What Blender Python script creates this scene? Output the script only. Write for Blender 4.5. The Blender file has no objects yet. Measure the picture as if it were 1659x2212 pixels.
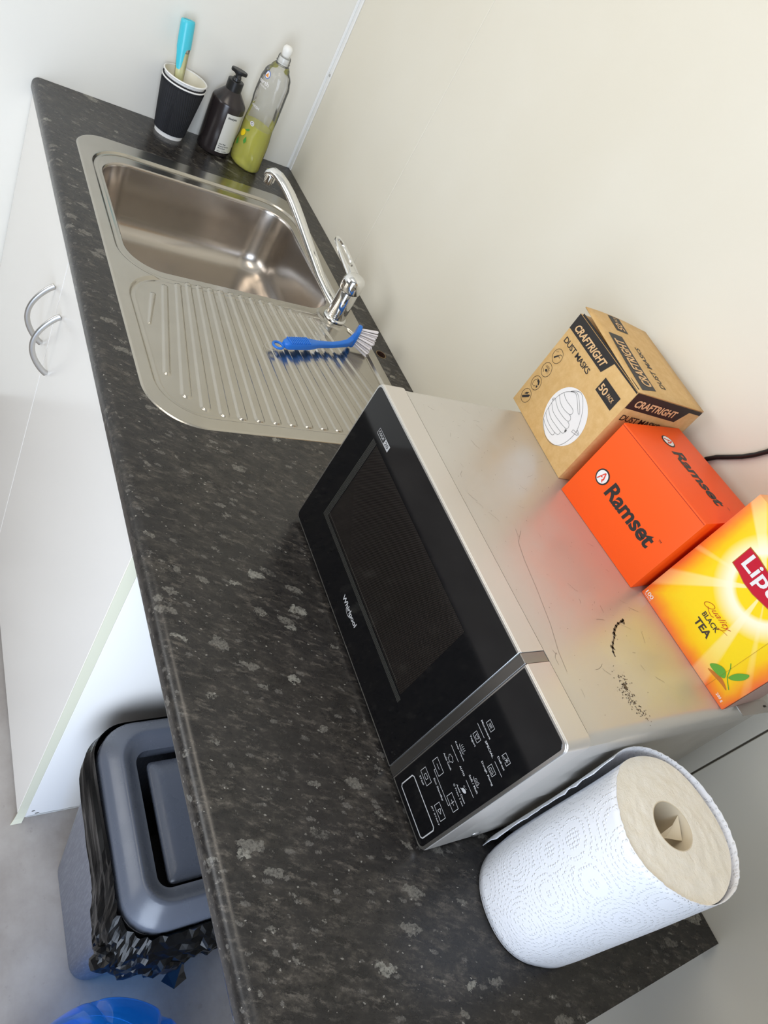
import bpy, bmesh, math, random
import numpy as np
from mathutils import Vector, Matrix, noise
random.seed(7)
S = bpy.context.scene
COL = S.collection
H = 0.8816                                  # worktop height
D = 0.60; L = 1.8216; T = 0.035
# ------------------------------------------------------------------ camera
cam_d = bpy.data.cameras.new('camera'); cam = bpy.data.objects.new('camera', cam_d); COL.objects.link(cam)
Rw = [(0.35714624, 0.80216571, 0.47851514), (0.77092655, 0.03609537, -0.63590044), (-0.52736971, 0.59600948, -0.60551952)]
m = Matrix(((Rw[0][0], -Rw[1][0], -Rw[2][0], 1.7361), (Rw[0][1], -Rw[1][1], -Rw[2][1], -0.8764), (Rw[0][2], -Rw[1][2], -Rw[2][2], 1.5580), (0, 0, 0, 1)))
cam.matrix_world = m
cam_d.sensor_fit = 'HORIZONTAL'; cam_d.sensor_width = 36; cam_d.lens = 1565.7 / 1659 * 36
cam_d.clip_start = 0.02
S.camera = cam
# ------------------------------------------------------------------ light
W = bpy.data.worlds.new('world'); S.world = W; W.use_nodes = True
wn = W.node_tree.nodes['Background']; wn.inputs[0].default_value = (0.62, 0.78, 1.0, 1); wn.inputs[1].default_value = 1.6
def area(name, loc, aim, sx, sy, power, col, spread=math.pi):
    l = bpy.data.lights.new(name, 'AREA'); l.shape = 'RECTANGLE'; l.size = sx; l.size_y = sy; l.energy = power; l.color = col; l.spread = spread
    o = bpy.data.objects.new(name, l); COL.objects.link(o); o.location = loc
    d = Vector(aim) - Vector(loc); o.rotation_euler = d.to_track_quat('-Z', 'Y').to_euler(); return o
area('daylight_doorway', (2.85, -1.25, 1.05), (1.4, -0.75, 0.5), 1.3, 2.0, 58, (0.74, 0.84, 1.0))
area('daylight_window', (0.75, -2.78, 1.75), (0.9, 0, 1.0), 1.4, 0.9, 13, (1.0, 0.94, 0.84))
area('ceiling_bounce_fill', (1.0, -0.9, 2.36), (1.0, -0.9, 0), 0.9, 0.5, 6.8, (1.0, 0.90, 0.76))  # unseen fill light added in place of warm bounce off the ceiling
S.view_settings.view_transform = 'Standard'; S.view_settings.look = 'None'
S.view_settings.gamma = 1; S.view_settings.use_curve_mapping = False
S.view_settings.exposure = -0.06

# ------------------------------------------------------------------ helpers
def lin(r, g, b):
    f = lambda c: (c / 255 / 12.92) if c / 255 <= 0.04045 else ((c / 255 + 0.055) / 1.055) ** 2.4
    return (f(r), f(g), f(b), 1)
def mat(name, col, rough=0.5, metal=0.0, **k):
    m = bpy.data.materials.new(name); m.use_nodes = True
    b = m.node_tree.nodes['Principled BSDF']
    b.inputs['Base Color'].default_value = col; b.inputs['Roughness'].default_value = rough; b.inputs['Metallic'].default_value = metal
    for a, v in k.items(): b.inputs[a.replace('_', ' ')].default_value = v
    return m
class NT:
    def __init__(s, m): s.t = m.node_tree; s.b = s.t.nodes['Principled BSDF']
    def n(s, typ, **k):
        n = s.t.nodes.new('ShaderNode' + typ)
        for a, v in k.items():
            if a.startswith('i_'):
                key = a[2:]; key = int(key) if key.isdigit() else key.replace('_', ' ')
                if hasattr(v, 'node'): s.t.links.new(v, n.inputs[key])
                else: n.inputs[key].default_value = v
            else: setattr(n, a, v)
        return n
    def link(s, a, b): s.t.links.new(a, b)
    def coord(s, scale=(1, 1, 1), rot=(0, 0, 0), which='Object'):
        tc = s.n('TexCoord'); mp = s.n('Mapping'); s.link(tc.outputs[which], mp.inputs[0])
        mp.inputs['Scale'].default_value = scale; mp.inputs['Rotation'].default_value = rot; return mp.outputs[0]
    def noise(s, co, scale, detail=4, rough=0.6, dist=0):
        return s.n('TexNoise', i_Vector=co, i_Scale=scale, i_Detail=detail, i_Roughness=rough, i_Distortion=dist).outputs[0]
    def ramp(s, fac, stops, interp='LINEAR'):
        r = s.n('ValToRGB'); s.link(fac, r.inputs[0]); e = r.color_ramp; e.interpolation = interp
        while len(e.elements) < len(stops): e.elements.new(0.5)
        for q, (p, c) in zip(e.elements, stops): q.position = p; q.color = c if len(c) == 4 else (*c, 1)
        return r.outputs[0]
    def math(s, op, a, b=0.0, c=0.0):
        return s.n('Math', operation=op, i_0=a, i_1=b, i_2=c).outputs[0]
    def mix(s, fac, a, b, mode='MIX'):
        n = s.t.nodes.new('ShaderNodeMix'); n.data_type = 'RGBA'; n.blend_type = mode
        for i, v in ((0, fac), (6, a), (7, b)):
            if hasattr(v, 'node'): s.link(v, n.inputs[i])
            else: n.inputs[i].default_value = v
        return n.outputs[2]
    def bump(s, h, strength=0.3, dist=0.001):
        n = s.n('Bump', i_Height=h, i_Strength=strength, i_Distance=dist); s.link(n.outputs[0], s.b.inputs['Normal'])
    def base(s, c): s.link(c, s.b.inputs['Base Color'])
    def rough(s, c): s.link(c, s.b.inputs['Roughness'])
def tag(o, label=None, cat=None, group=None, kind=None):
    if label: o['label'] = label
    if cat: o['category'] = cat
    if group: o['group'] = group
    if kind: o['kind'] = kind
    return o
def root(name, loc, rz=0, label=None, cat=None, group=None):
    o = bpy.data.objects.new(name, None); COL.objects.link(o); o.location = loc; o.rotation_euler = (0, 0, rz); o.empty_display_size = 0.05
    return tag(o, label, cat, group)
def link(name, me, mt=None, parent=None, smooth=None):
    if mt is not None:
        for x in (mt if isinstance(mt, (list, tuple)) else [mt]): me.materials.append(x)
    o = bpy.data.objects.new(name, me); COL.objects.link(o)
    if parent: o.parent = parent
    if smooth is not None:
        for p in me.polygons: p.use_smooth = True
        if smooth < 3.1: me.set_sharp_from_angle(angle=smooth)
    return o
class MB:
    """collects polygons for ONE mesh"""
    def __init__(s): s.v = []; s.f = []; s.m = []; s.uv = []
    def add(s, vs, fs, mi=0, uv=None):
        b = len(s.v); s.v += [tuple(x) for x in vs]; s.f += [tuple(b + i for i in f) for f in fs]; s.m += [mi] * len(fs)
        s.uv += list(uv) if uv else [(0, 0)] * len(vs); return s
    def box(s, x0, x1, y0, y1, z0, z1, mi=0):
        v = [(x, y, z) for z in (z0, z1) for y in (y0, y1) for x in (x0, x1)]
        return s.add(v, [(0, 2, 3, 1), (4, 5, 7, 6), (0, 1, 5, 4), (2, 6, 7, 3), (0, 4, 6, 2), (1, 3, 7, 5)], mi)
    def loft(s, loops, c0=True, c1=True, mi=0, closed=True, uv=None):
        n = len(loops[0]); vs = [p for l in loops for p in l]; fs = []
        for i in range(len(loops) - 1):
            for j in range(n if closed else n - 1):
                a = i * n + j; b = i * n + (j + 1) % n; fs.append((a, b, b + n, a + n))
        if c0: fs.append(tuple(range(n - 1, -1, -1)))
        if c1: fs.append(tuple((len(loops) - 1) * n + j for j in range(n)))
        return s.add(vs, fs, mi, uv)
    def lathe(s, prof, seg=48, c=(0, 0), rf=None, c0=True, c1=True, mi=0):
        lo = []
        for r, z in prof:
            q = []
            for j in range(seg):
                a = 2 * math.pi * j / seg; rr = r if rf is None else rf(r, a, z); q.append((c[0] + rr * math.cos(a), c[1] + rr * math.sin(a), z))
            lo.append(q)
        return s.loft(lo, c0, c1, mi)
    def tube(s, pts, rad, seg=14, flat=None, up=(0, 0, 1), mi=0):
        P = [Vector(p) for p in pts]; n = len(P); R = rad if isinstance(rad, (list, tuple)) else [rad] * n; lo = []
        for i in range(n):
            t = (P[min(i + 1, n - 1)] - P[max(i - 1, 0)]).normalized(); x = t.cross(Vector(up))
            if x.length < 1e-4: x = t.cross(Vector((1, 0, 0)))
            x.normalize(); y = x.cross(t); k = 1 if flat is None else (flat[i] if isinstance(flat, (list, tuple)) else flat)
            lo.append([tuple(P[i] + x * (R[i] * math.cos(a)) + y * (R[i] * k * math.sin(a))) for a in [2 * math.pi * j / seg for j in range(seg)]])
        return s.loft(lo, mi=mi)
    def mesh(s, name='m'):
        me = bpy.data.meshes.new(name); me.from_pydata(s.v, [], s.f); me.polygons.foreach_set('material_index', s.m)
        if any(u != (0, 0) for u in s.uv):
            ul = me.uv_layers.new(name='UVMap'); li = np.empty(len(me.loops), dtype=np.int32); me.loops.foreach_get('vertex_index', li)
            ul.data.foreach_set('uv', np.array(s.uv, dtype=np.float32)[li].ravel())
        me.update(); return me
    def build(s, name, mt=None, parent=None, smooth=None, bevel=0, seg=2, fix=True):
        me = s.mesh(name)
        if bevel or fix:
            bm = bmesh.new(); bm.from_mesh(me)
            if fix: bmesh.ops.recalc_face_normals(bm, faces=bm.faces)
            if bevel:
                bmesh.ops.bevel(bm, geom=[e for e in bm.edges if len(e.link_faces) == 2 and e.calc_face_angle(0) > 0.6], offset=bevel, segments=seg, affect='EDGES', profile=0.5, clamp_overlap=True)
            bm.to_mesh(me); bm.free()
        if bevel and smooth is None: smooth = 0.6
        return link(name, me, mt, parent, smooth)
def rrect(x0, x1, y0, y1, r, n=6):
    out = []
    if not isinstance(r, (list, tuple)): r = [r] * 4          # corners: (x1,y0) (x1,y1) (x0,y1) (x0,y0)
    for cx, cy, a0, q in ((x1, y0, -90, r[0]), (x1, y1, 0, r[1]), (x0, y1, 90, r[2]), (x0, y0, 180, r[3])):
        sx = -1 if cx == x1 else 1; sy = -1 if cy == y1 else 1
        for i in range(n + 1):
            a = math.radians(a0 + 90 * i / n); out.append((cx + sx * q + q * math.cos(a), cy + sy * q + q * math.sin(a)))
    return out
_tc = {}
def textgeo(body, bold=0.0, res=3, space=1.0):
    k = (body, bold, space)
    if k in _tc: return _tc[k]
    c = bpy.data.curves.new('t', 'FONT'); c.body = body; c.offset = bold; c.resolution_u = res; c.space_character = space
    o = bpy.data.objects.new('t', c); me = o.to_mesh(); vs = [(v.co.x, v.co.y) for v in me.vertices]; fs = [tuple(p.vertices) for p in me.polygons]
    o.to_mesh_clear(); bpy.data.objects.remove(o); bpy.data.curves.remove(c); _tc[k] = (vs, fs); return vs, fs
class Decal:
    """flat print in millimetres on a face"""
    def __init__(s): s.v = []; s.f = []; s.k = [(0, 0)]
    def cut(s): s.k.append((len(s.v), len(s.f))); return s
    def poly(s, pts): b = len(s.v); s.v += [tuple(p) for p in pts]; s.f.append(tuple(range(b, b + len(pts)))); return s
    def line(s, pts, w, closed=False):
        P = [Vector(p) for p in pts]; n = len(P)
        for i in range(n if closed else n - 1):
            a = P[i]; b = P[(i + 1) % n]; d = b - a
            if d.length < 1e-6: continue
            d.normalize(); q = Vector((-d.y, d.x)) * w / 2; e = d * w * 0.35; s.poly([a - e - q, b + e - q, b + e + q, a - e + q])
        return s
    def ell(s, cx, cy, rx, ry=None, n=40, rot=0):
        ry = ry or rx; c, k = math.cos(rot), math.sin(rot)
        return s.poly([(cx + rx * math.cos(a) * c - ry * math.sin(a) * k, cy + rx * math.cos(a) * k + ry * math.sin(a) * c) for a in [2 * math.pi * i / n for i in range(n)]])
    def ering(s, cx, cy, rx, ry, w, n=32, rot=0):
        c, k = math.cos(rot), math.sin(rot)
        return s.line([(cx + rx * math.cos(a) * c - ry * math.sin(a) * k, cy + rx * math.cos(a) * k + ry * math.sin(a) * c) for a in [2 * math.pi * i / n for i in range(n)]], w, True)
    def rect(s, x0, y0, x1, y1): return s.poly([(x0, y0), (x1, y0), (x1, y1), (x0, y1)])
    def frame(s, x0, y0, x1, y1, w): return s.line([(x0, y0), (x1, y0), (x1, y1), (x0, y1)], w, True)
    def text(s, body, x0, y0, x1, y1, bold=0.0, shear=0.0, rot=0, space=1.0):
        vs, fs = textgeo(body, bold, space=space); xs = [v[0] for v in vs]; ys = [v[1] for v in vs]; ax, bx, ay, by = min(xs), max(xs), min(ys), max(ys)
        cx, cy = (x0 + x1) / 2, (y0 + y1) / 2; c, k = math.cos(rot), math.sin(rot); b = len(s.v)
        for x, y in vs:
            fy = (y - ay) / (by - ay); fx = (x - ax) / (bx - ax) + shear * (fy - 0.5); px = x0 + fx * (x1 - x0) - cx; py = y0 + fy * (y1 - y0) - cy
            s.v.append((cx + px * c - py * k, cy + px * k + py * c))
        s.f += [tuple(b + i for i in f) for f in fs]; return s
    def build(s, name, mt, parent, mp, sub=0):
        ks = s.k + [(len(s.v), len(s.f))]; o = None
        for (v0, f0), (v1, f1) in zip(ks, ks[1:]):
            if v1 > v0:
                q = Decal(); q.v = s.v[v0:v1]; q.f = [tuple(i - v0 for i in f) for f in s.f[f0:f1]]; o = q.build1(name, mt, parent, mp, sub)
        return o
    def build1(s, name, mt, parent, mp, sub=0):
        me = bpy.data.meshes.new(name); v = [(x, y, 0) for x, y in s.v]; me.from_pydata(v, [], s.f); me.update()
        if sub:
            bm = bmesh.new(); bm.from_mesh(me); bmesh.ops.triangulate(bm, faces=bm.faces)
            for _ in range(6):
                es = [e for e in bm.edges if e.calc_length() > sub * 1000]
                if not es: break
                bmesh.ops.subdivide_edges(bm, edges=es, cuts=1); bmesh.ops.triangulate(bm, faces=bm.faces)
            bm.to_mesh(me); bm.free()
        for q in me.vertices: q.co = mp(q.co.x / 1000, q.co.y / 1000)
        return link(name, me, mt, parent)
def flat(O, U, V, off=0.0003):
    O, U, V = Vector(O), Vector(U), Vector(V); N = U.cross(V).normalized(); return lambda u, v: O + U * u + V * v + N * off
def boolean(o, cutter, op='DIFFERENCE'):
    md = o.modifiers.new('b', 'BOOLEAN'); md.operation = op; md.object = cutter; md.solver = 'EXACT'
    dg = bpy.context.evaluated_depsgraph_get(); me = bpy.data.meshes.new_from_object(o.evaluated_get(dg)); o.modifiers.clear(); old = o.data; o.data = me
    bpy.data.objects.remove(cutter); bpy.data.meshes.remove(old)

# ------------------------------------------------------------------ materials
m_wall = mat('wall_laminate', lin(226, 223, 213), 0.38)
q = NT(m_wall); co = q.coord(); nz = q.noise(co, 2.2, 3); q.base(q.mix(q.ramp(nz, [(0.35, (0, 0, 0)), (0.7, (1, 1, 1))]), lin(226, 219, 202), lin(230, 224, 209)))
q.bump(q.noise(co, 260, 2), 0.02, 0.001)
m_wall2 = mat('wall_left_laminate', lin(230, 226, 216), 0.4)
m_wallg = mat('grey_wall_panel', lin(150, 148, 144), 0.5)
m_trim = mat('white_trim', lin(236, 235, 232), 0.4)
m_dark = mat('hole_shadow', lin(70, 68, 62), 0.8)  # flat dark colour for the shaded insides of drawn dowel holes and tag slot
m_joint = mat('joint_sealant', lin(225, 222, 214), 0.6)
m_floor = mat('vinyl_floor', lin(168, 160, 154), 0.42)
q = NT(m_floor); co = q.coord(); a = q.ramp(q.noise(co, 5, 6, 0.65), [(0.3, lin(138, 130, 124)), (0.5, lin(160, 153, 147)), (0.72, lin(176, 170, 165))])
b = q.ramp(q.noise(co, 55, 4, 0.7), [(0.62, (0, 0, 0)), (0.75, (1, 1, 1))]); q.base(q.mix(q.math('MULTIPLY', b, 0.35), a, lin(112, 104, 98))); q.rough(q.ramp(q.noise(co, 12, 4), [(0.3, (.35,) * 3), (0.7, (.55,) * 3)]))
m_ceil = mat('ceiling_paint', lin(232, 230, 224), 0.6)

m_top = mat('speckled_black_laminate', lin(50, 48, 46), 0.33)
q = NT(m_top); tc = q.n('TexCoord')
def warp(scale, amt, mapscale):
    nz = q.n('TexNoise', i_Scale=scale, i_Detail=5.0, i_Roughness=0.7); q.link(tc.outputs['Object'], nz.inputs['Vector'])
    v = q.n('VectorMath', operation='MULTIPLY_ADD'); sb = q.n('VectorMath', operation='SUBTRACT'); q.link(nz.outputs['Color'], sb.inputs[0]); sb.inputs[1].default_value = (.5, .5, .5)
    q.link(sb.outputs[0], v.inputs[0]); v.inputs[1].default_value = (amt,) * 3; q.link(tc.outputs['Object'], v.inputs[2])
    m0 = q.n('Mapping'); q.link(v.outputs[0], m0.inputs[0]); m0.inputs['Rotation'].default_value = (0, 0, 0.47); mp = q.n('Mapping'); q.link(m0.outputs[0], mp.inputs[0]); mp.inputs['Scale'].default_value = mapscale; return mp.outputs[0]
wa = warp(70, 0.012, (1, 0.42, 1)); n1 = q.noise(wa, 95, 10, 0.78)
base = q.ramp(n1, [(0.38, lin(24, 22, 21)), (0.5, lin(38, 35, 32)), (0.6, lin(62, 57, 51)), (0.72, lin(98, 92, 84))])
n2 = q.noise(warp(30, 0.01, (1, 0.6, 1)), 14, 3); base = q.mix(q.ramp(n2, [(0.42, (0, 0, 0)), (0.62, (1, 1, 1))]), q.mix(0.55, base, lin(36, 34, 34)), base)
def flakes(scale, amt, ws, rmax, thr, mapscale, bs, col, fac):
    global base
    v = q.n('TexVoronoi', i_Vector=warp(ws, amt, mapscale), i_Scale=scale)
    sep = q.n('SeparateColor'); q.link(v.outputs['Color'], sep.inputs[0])
    sel = q.math('GREATER_THAN', sep.outputs[0], thr); rad = q.math('MULTIPLY', sep.outputs[1], rmax)
    ins = q.math('LESS_THAN', v.outputs['Distance'], rad); tex = q.ramp(q.noise(tc.outputs['Object'], bs, 6, 0.75), [(0.36, (0.1,) * 3), (0.56, (1, 1, 1))])
    f = q.math('MULTIPLY', q.math('MULTIPLY', sel, ins), q.math('MULTIPLY', tex, fac)); base = q.mix(f, base, col)
n3 = q.noise(warp(120, 0.006, (1, 0.28, 1)), 170, 8, 0.78); base = q.mix(q.math('MULTIPLY', q.ramp(n3, [(0.52, (0, 0, 0)), (0.66, (1, 1, 1))]), 0.72), base, lin(102, 95, 86))
n4 = q.noise(warp(50, 0.01, (1, 0.4, 1)), 40, 6, 0.7); base = q.mix(q.math('MULTIPLY', q.ramp(n4, [(0.40, (1, 1, 1)), (0.52, (0, 0, 0))]), 0.6), base, lin(30, 28, 27))
flakes(30, 0.030, 55, 0.34, 0.72, (1, 0.55, 1), 260, lin(140, 137, 127), 0.8)
flakes(62, 0.020, 90, 0.40, 0.56, (1, 0.45, 1), 330, lin(116, 112, 104), 0.75)
flakes(130, 0.010, 180, 0.36, 0.55, (1, 0.42, 1), 500, lin(104, 100, 94), 0.7)
flakes(260, 0.004, 300, 0.26, 0.80, (1, 0.6, 1), 900, lin(165, 160, 150), 0.7)
flakes(52, 0.03, 60, 0.5, 0.5, (1, 0.4, 1), 260, lin(32, 30, 29), 0.85)
q.base(base); q.rough(q.ramp(n1, [(0.3, (.24,) * 3), (0.7, (.34,) * 3)])); q.bump(n1, 0.04, 0.0005)
m_board = mat('particle_board', lin(176, 146, 104), 0.85)
m_holedark = mat('hole_dark', lin(66, 42, 30), 0.9)

m_steel = mat('brushed_steel', (0.56, 0.535, 0.49, 1), 0.27, 1.0)
q = NT(m_steel); q.rough(q.ramp(q.noise(q.coord(), 9, 4), [(0.3, (.17,) * 3), (0.7, (.25,) * 3)]))
q.base(q.mix(q.ramp(q.noise(q.coord(), 18, 5), [(0.3, (0, 0, 0)), (0.75, (1, 1, 1))]), (0.47, 0.445, 0.395, 1), (0.51, 0.485, 0.435, 1)))
m_bowl = mat('polished_bowl_steel', (0.50, 0.46, 0.42, 1), 0.24, 1.0)
q = NT(m_bowl); q.rough(q.ramp(q.noise(q.coord(), 8, 4), [(0.3, (.19,) * 3), (0.7, (.26,) * 3)]))
m_chrome = mat('chrome', (0.82, 0.82, 0.81, 1), 0.06, 1.0)
m_satin = mat('satin_nickel', (0.58, 0.57, 0.55, 1), 0.33, 1.0)
m_white = mat('white_melamine', lin(238, 234, 228), 0.22)
m_edge = mat('cream_edge_band', lin(212, 208, 184), 0.4)
m_blue = mat('blue_plastic', lin(34, 112, 205), 0.38)
m_bris = mat('white_bristles', lin(232, 226, 226), 0.6)
m_clearring = mat('clear_ring', lin(200, 195, 185), 0.3, Alpha=0.45)
m_cupblack = mat('black_ripple_card', lin(34, 35, 39), 0.55)
m_cupwhite = mat('white_paper', lin(236, 234, 230), 0.6)
m_cupin = mat('cream_paper_inside', lin(232, 226, 208), 0.55)
m_cyan = mat('turquoise_plastic', lin(70, 196, 214), 0.32)
def clear(name, col, mixf=0.75, rough=0.05, diff=None):
    m = bpy.data.materials.new(name); m.use_nodes = True; t = m.node_tree; t.nodes.remove(t.nodes['Principled BSDF']); o = t.nodes['Material Output']
    tr = t.nodes.new('ShaderNodeBsdfTransparent'); tr.inputs[0].default_value = col
    gl = t.nodes.new('ShaderNodeBsdfGlossy'); gl.inputs['Roughness'].default_value = rough; gl.inputs[0].default_value = (1, 1, 1, 1)
    di = t.nodes.new('ShaderNodeBsdfTranslucent'); di.inputs[0].default_value = diff or col; d2 = t.nodes.new('ShaderNodeBsdfDiffuse'); d2.inputs[0].default_value = diff or col
    md = t.nodes.new('ShaderNodeMixShader'); t.links.new(di.outputs[0], md.inputs[1]); t.links.new(d2.outputs[0], md.inputs[2])
    m1 = t.nodes.new('ShaderNodeMixShader'); m1.inputs[0].default_value = mixf; t.links.new(md.outputs[0], m1.inputs[1]); t.links.new(tr.outputs[0], m1.inputs[2])
    fr = t.nodes.new('ShaderNodeLayerWeight'); fr.inputs[0].default_value = 0.25; m2 = t.nodes.new('ShaderNodeMixShader')
    t.links.new(fr.outputs['Fresnel'], m2.inputs[0]); t.links.new(m1.outputs[0], m2.inputs[1]); t.links.new(gl.outputs[0], m2.inputs[2]); t.links.new(m2.outputs[0], o.inputs[0]); return m
m_pet = clear('clear_bottle_plastic', (0.97, 0.97, 0.965, 1), 0.86, 0.08, (0.7, 0.7, 0.68, 1))
m_liq = clear('yellow_dish_liquid', (0.98, 0.97, 0.5, 1), 0.22, 0.05, lin(250, 246, 92))
m_liq2 = mat('pale_wand_liquid', lin(234, 230, 176), 0.3)
m_soap = mat('dark_brown_bottle', lin(44, 38, 38), 0.22)
m_blackp = mat('black_pump_plastic', lin(26, 26, 27), 0.35)
m_label = mat('white_label', lin(214, 212, 204), 0.45)
m_ink = mat('black_ink', lin(28, 27, 27), 0.5)
m_inkg = mat('grey_ink', lin(96, 95, 92), 0.5)
m_whitep = mat('white_plastic', lin(238, 236, 230), 0.4)

m_silver = mat('silver_paint', (0.60, 0.57, 0.52, 1), 0.34, 0.5)
q = NT(m_silver); co = q.coord(); q.rough(q.ramp(q.noise(co, 30, 4), [(0.3, (.30,) * 3), (0.7, (.42,) * 3)]))
sc = q.noise(q.coord((60, 6, 6), (0, 0, 0.5)), 9, 6, 0.8); sc2 = q.noise(q.coord((6, 60, 6), (0, 0, 0.2)), 9, 6, 0.8)
sp = q.math('MAXIMUM', q.ramp(sc, [(0.72, (0, 0, 0)), (0.76, (1, 1, 1))]), q.ramp(sc2, [(0.73, (0, 0, 0)), (0.77, (1, 1, 1))]))
sp = q.math('MULTIPLY', sp, q.ramp(q.noise(co, 14, 3), [(0.5, (0, 0, 0)), (0.62, (0.7,) * 3)])); q.base(q.mix(sp, (0.60, 0.57, 0.52, 1), lin(120, 96, 64)))
m_bezel = mat('bezel_silver', (0.66, 0.62, 0.57, 1), 0.33, 0.6)
m_rim = mat('bright_rim', (0.78, 0.77, 0.76, 1), 0.25, 1.0)
m_strip = mat('brushed_dark_chrome', (0.30, 0.29, 0.28, 1), 0.3, 1.0)
m_glass = mat('black_glass', lin(9, 9, 11), 0.06, IOR=1.5)
m_print = mat('pale_print', lin(176, 174, 172), 0.5)
m_screen = mat('door_window_mesh', lin(16, 14, 12), 0.12)
q = NT(m_screen); co = q.coord((1, 1, 1)); sx = q.n('SeparateXYZ', i_0=co); k = 2 * math.pi / 0.0026
a = q.math('SINE', q.math('MULTIPLY', sx.outputs[0], k)); b = q.math('SINE', q.math('MULTIPLY', sx.outputs[2], k)); d = q.math('MULTIPLY', a, b)
q.base(q.ramp(d, [(0.35, lin(15, 13, 11)), (0.6, lin(52, 44, 40))]))
m_line = mat('grey_screen_line', lin(84, 82, 75), 0.4)
m_stain = mat('brown_stain', lin(98, 84, 66), 0.7)

m_kraft = mat('kraft_card', lin(212, 172, 112), 0.6)
q = NT(m_kraft); co = q.coord(); q.base(q.mix(q.ramp(q.noise(co, 90, 6, 0.7), [(0.4, (0, 0, 0)), (0.65, (1, 1, 1))]), lin(206, 165, 104), lin(216, 178, 120)))
m_orange = mat('orange_card', lin(250, 86, 2), 0.5)
m_inkb = mat('box_black_ink', lin(38, 34, 33), 0.5)
m_krafttext = mat('tan_print', lin(222, 180, 130), 0.6)
m_whiteprint = mat('white_print', lin(234, 230, 228), 0.5)
m_redlogo = mat('red_logo', lin(224, 60, 30), 0.5)

# ------------------------------------------------------------------ room shell
RX, RY, RZ = 2.06, -2.9, 2.4
J1, J2 = 0.450, 1.646
wb = link('wall_back', MB().box(-0.1, RX, 0.008, 0.10, 0, RZ).mesh(), m_joint); tag(wb, kind='structure')
for a, b in ((0.0, J1 - 0.0008), (J1 + 0.0008, J2 - 0.0012), (J2 + 0.0012, RX)):
    MB().box(a, b, 0.0, 0.010, 0, RZ).build('wall_panel', m_wall, wb, bevel=0.0007, seg=1)
MB().box(J2 - 0.0014, J2 + 0.0014, 0.005, 0.009, 0, RZ).build('joint_gap', mat('joint_recess', lin(120, 114, 104), 0.7), wb)
MB().box(J1 - 0.0007, J1 + 0.0007, 0.0012, 0.009, 0, RZ).build('joint_gap', m_joint, wb)
tag(MB().box(-0.1, 0.0, RY, 0.008, 0, RZ).build('wall_left', m_wall2), kind='structure')
wr = MB()
for y0, y1, z0, z1 in ((-0.62, 0.1, 0, RZ), (RY, -1.62, 0, RZ), (-1.62, -0.62, 2.08, RZ)): wr.box(RX, RX + 0.1, y0, y1, z0, z1)
tag(wr.build('wall_right', m_wallg), kind='structure')
wf = MB()
for x0, x1, z0, z1 in ((-0.1, 0.1, 0, RZ), (1.5, RX + 0.1, 0, RZ), (0.1, 1.5, 0, 1.25), (0.1, 1.5, 2.25, RZ)): wf.box(x0, x1, RY - 0.1, RY, z0, z1)
tag(wf.build('wall_front', m_wallg), kind='structure')
tag(MB().box(-0.1, RX + 0.1, RY - 0.1, 0.1, -0.08, 0).build('floor', m_floor), kind='structure')
tag(MB().box(-0.1, RX + 0.1, RY - 0.1, 0.1, RZ, RZ + 0.08).build('ceiling', m_ceil), kind='structure')
t1 = MB().box(0.0, 0.0135, -0.0035, 0.0, H, RZ).box(0.0, 0.002, -0.0100, -0.0035, H, RZ).build('trim_1', m_trim, bevel=0.0012, seg=1); tag(t1, kind='structure')
for z in (1.12, 1.55, 2.0):
    MB().lathe([(0.003, 0), (0.0026, 0.0012), (0.0008, 0.0016)], 12).build('screw_head', m_satin, t1, smooth=1.0); s_ = t1.children[-1]; s_.location = (0.009, -0.0044, z); s_.rotation_euler = (math.pi / 2, 0, 0)

# ------------------------------------------------------------------ base cabinet
CX = 1.2035; CB = H - T; YD = -0.5945
cab = root('base_cabinet', (0, 0, 0), 0, 'white two door base cabinet under the sink end of the worktop', 'cabinet')
MB().box(CX - 0.016, CX, YD + 0.017, -0.004, 0.0, CB - 0.0005).build('side_panel', m_white, cab, bevel=0.0006, seg=1)
MB().box(0.002, 0.018, YD + 0.017, -0.004, 0.0, CB - 0.0005).build('side_panel', m_white, cab)
MB().box(0.018, CX - 0.016, YD + 0.03, -0.004, 0.10, 0.116).build('bottom_shelf', m_white, cab)
MB().box(0.018, CX - 0.016, YD + 0.04, YD + 0.056, 0.0, 0.10).build('kickboard', m_white, cab)
MB().box(0.018, CX - 0.016, -0.012, -0.004, 0.116, CB - 0.0005).build('back_board', m_white, cab)
def handle(dr, x):
    pts = []; rad = []; fl = []
    for i in range(25):
        t = i / 24; z = 0.765 - 0.128 * t; bow = math.sin(math.pi * t) ** 0.8
        pts.append((x, YD - 0.002 - 0.033 * bow, z)); rad.append(0.0048 + 0.0012 * abs(1 - 2 * t) ** 2); fl.append(0.62)
    return MB().tube(pts, rad, 12, fl, up=(1, 0, 0)).build('handle', m_satin, dr, smooth=1.2)
for x0, x1, hx in ((0.004, 0.5955, 0.556), (0.5985, CX - 0.0010, 0.641)):
    dr = MB().box(x0, x1, YD, YD + 0.016, 0.030, CB - 0.004).build('door', m_white, cab, bevel=0.0005, seg=1)
    handle(dr, hx)
eb = MB()
lo = []
for z, dx, dy in ((CB - 0.005, 0, 0), (0.2, 0, 0), (0.05, 0.0005, 0), (0.03, 0.002, -0.001), (0.012, 0.005, -0.004), (0.001, 0.010, -0.009)):
    lo.append([(CX - 0.0009 + dx, YD + 0.0003 + dy, z), (CX + 0.0001 + dx, YD + 0.0003 + dy, z), (CX + 0.0001 + dx, YD + 0.0163 + dy * 0.6, z), (CX - 0.0009 + dx, YD + 0.0163 + dy * 0.6, z)])
tag(eb.loft(lo).build('edge_band', m_edge, cab), 'cream edge band peeling away at its foot')
d = Decal()
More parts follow.
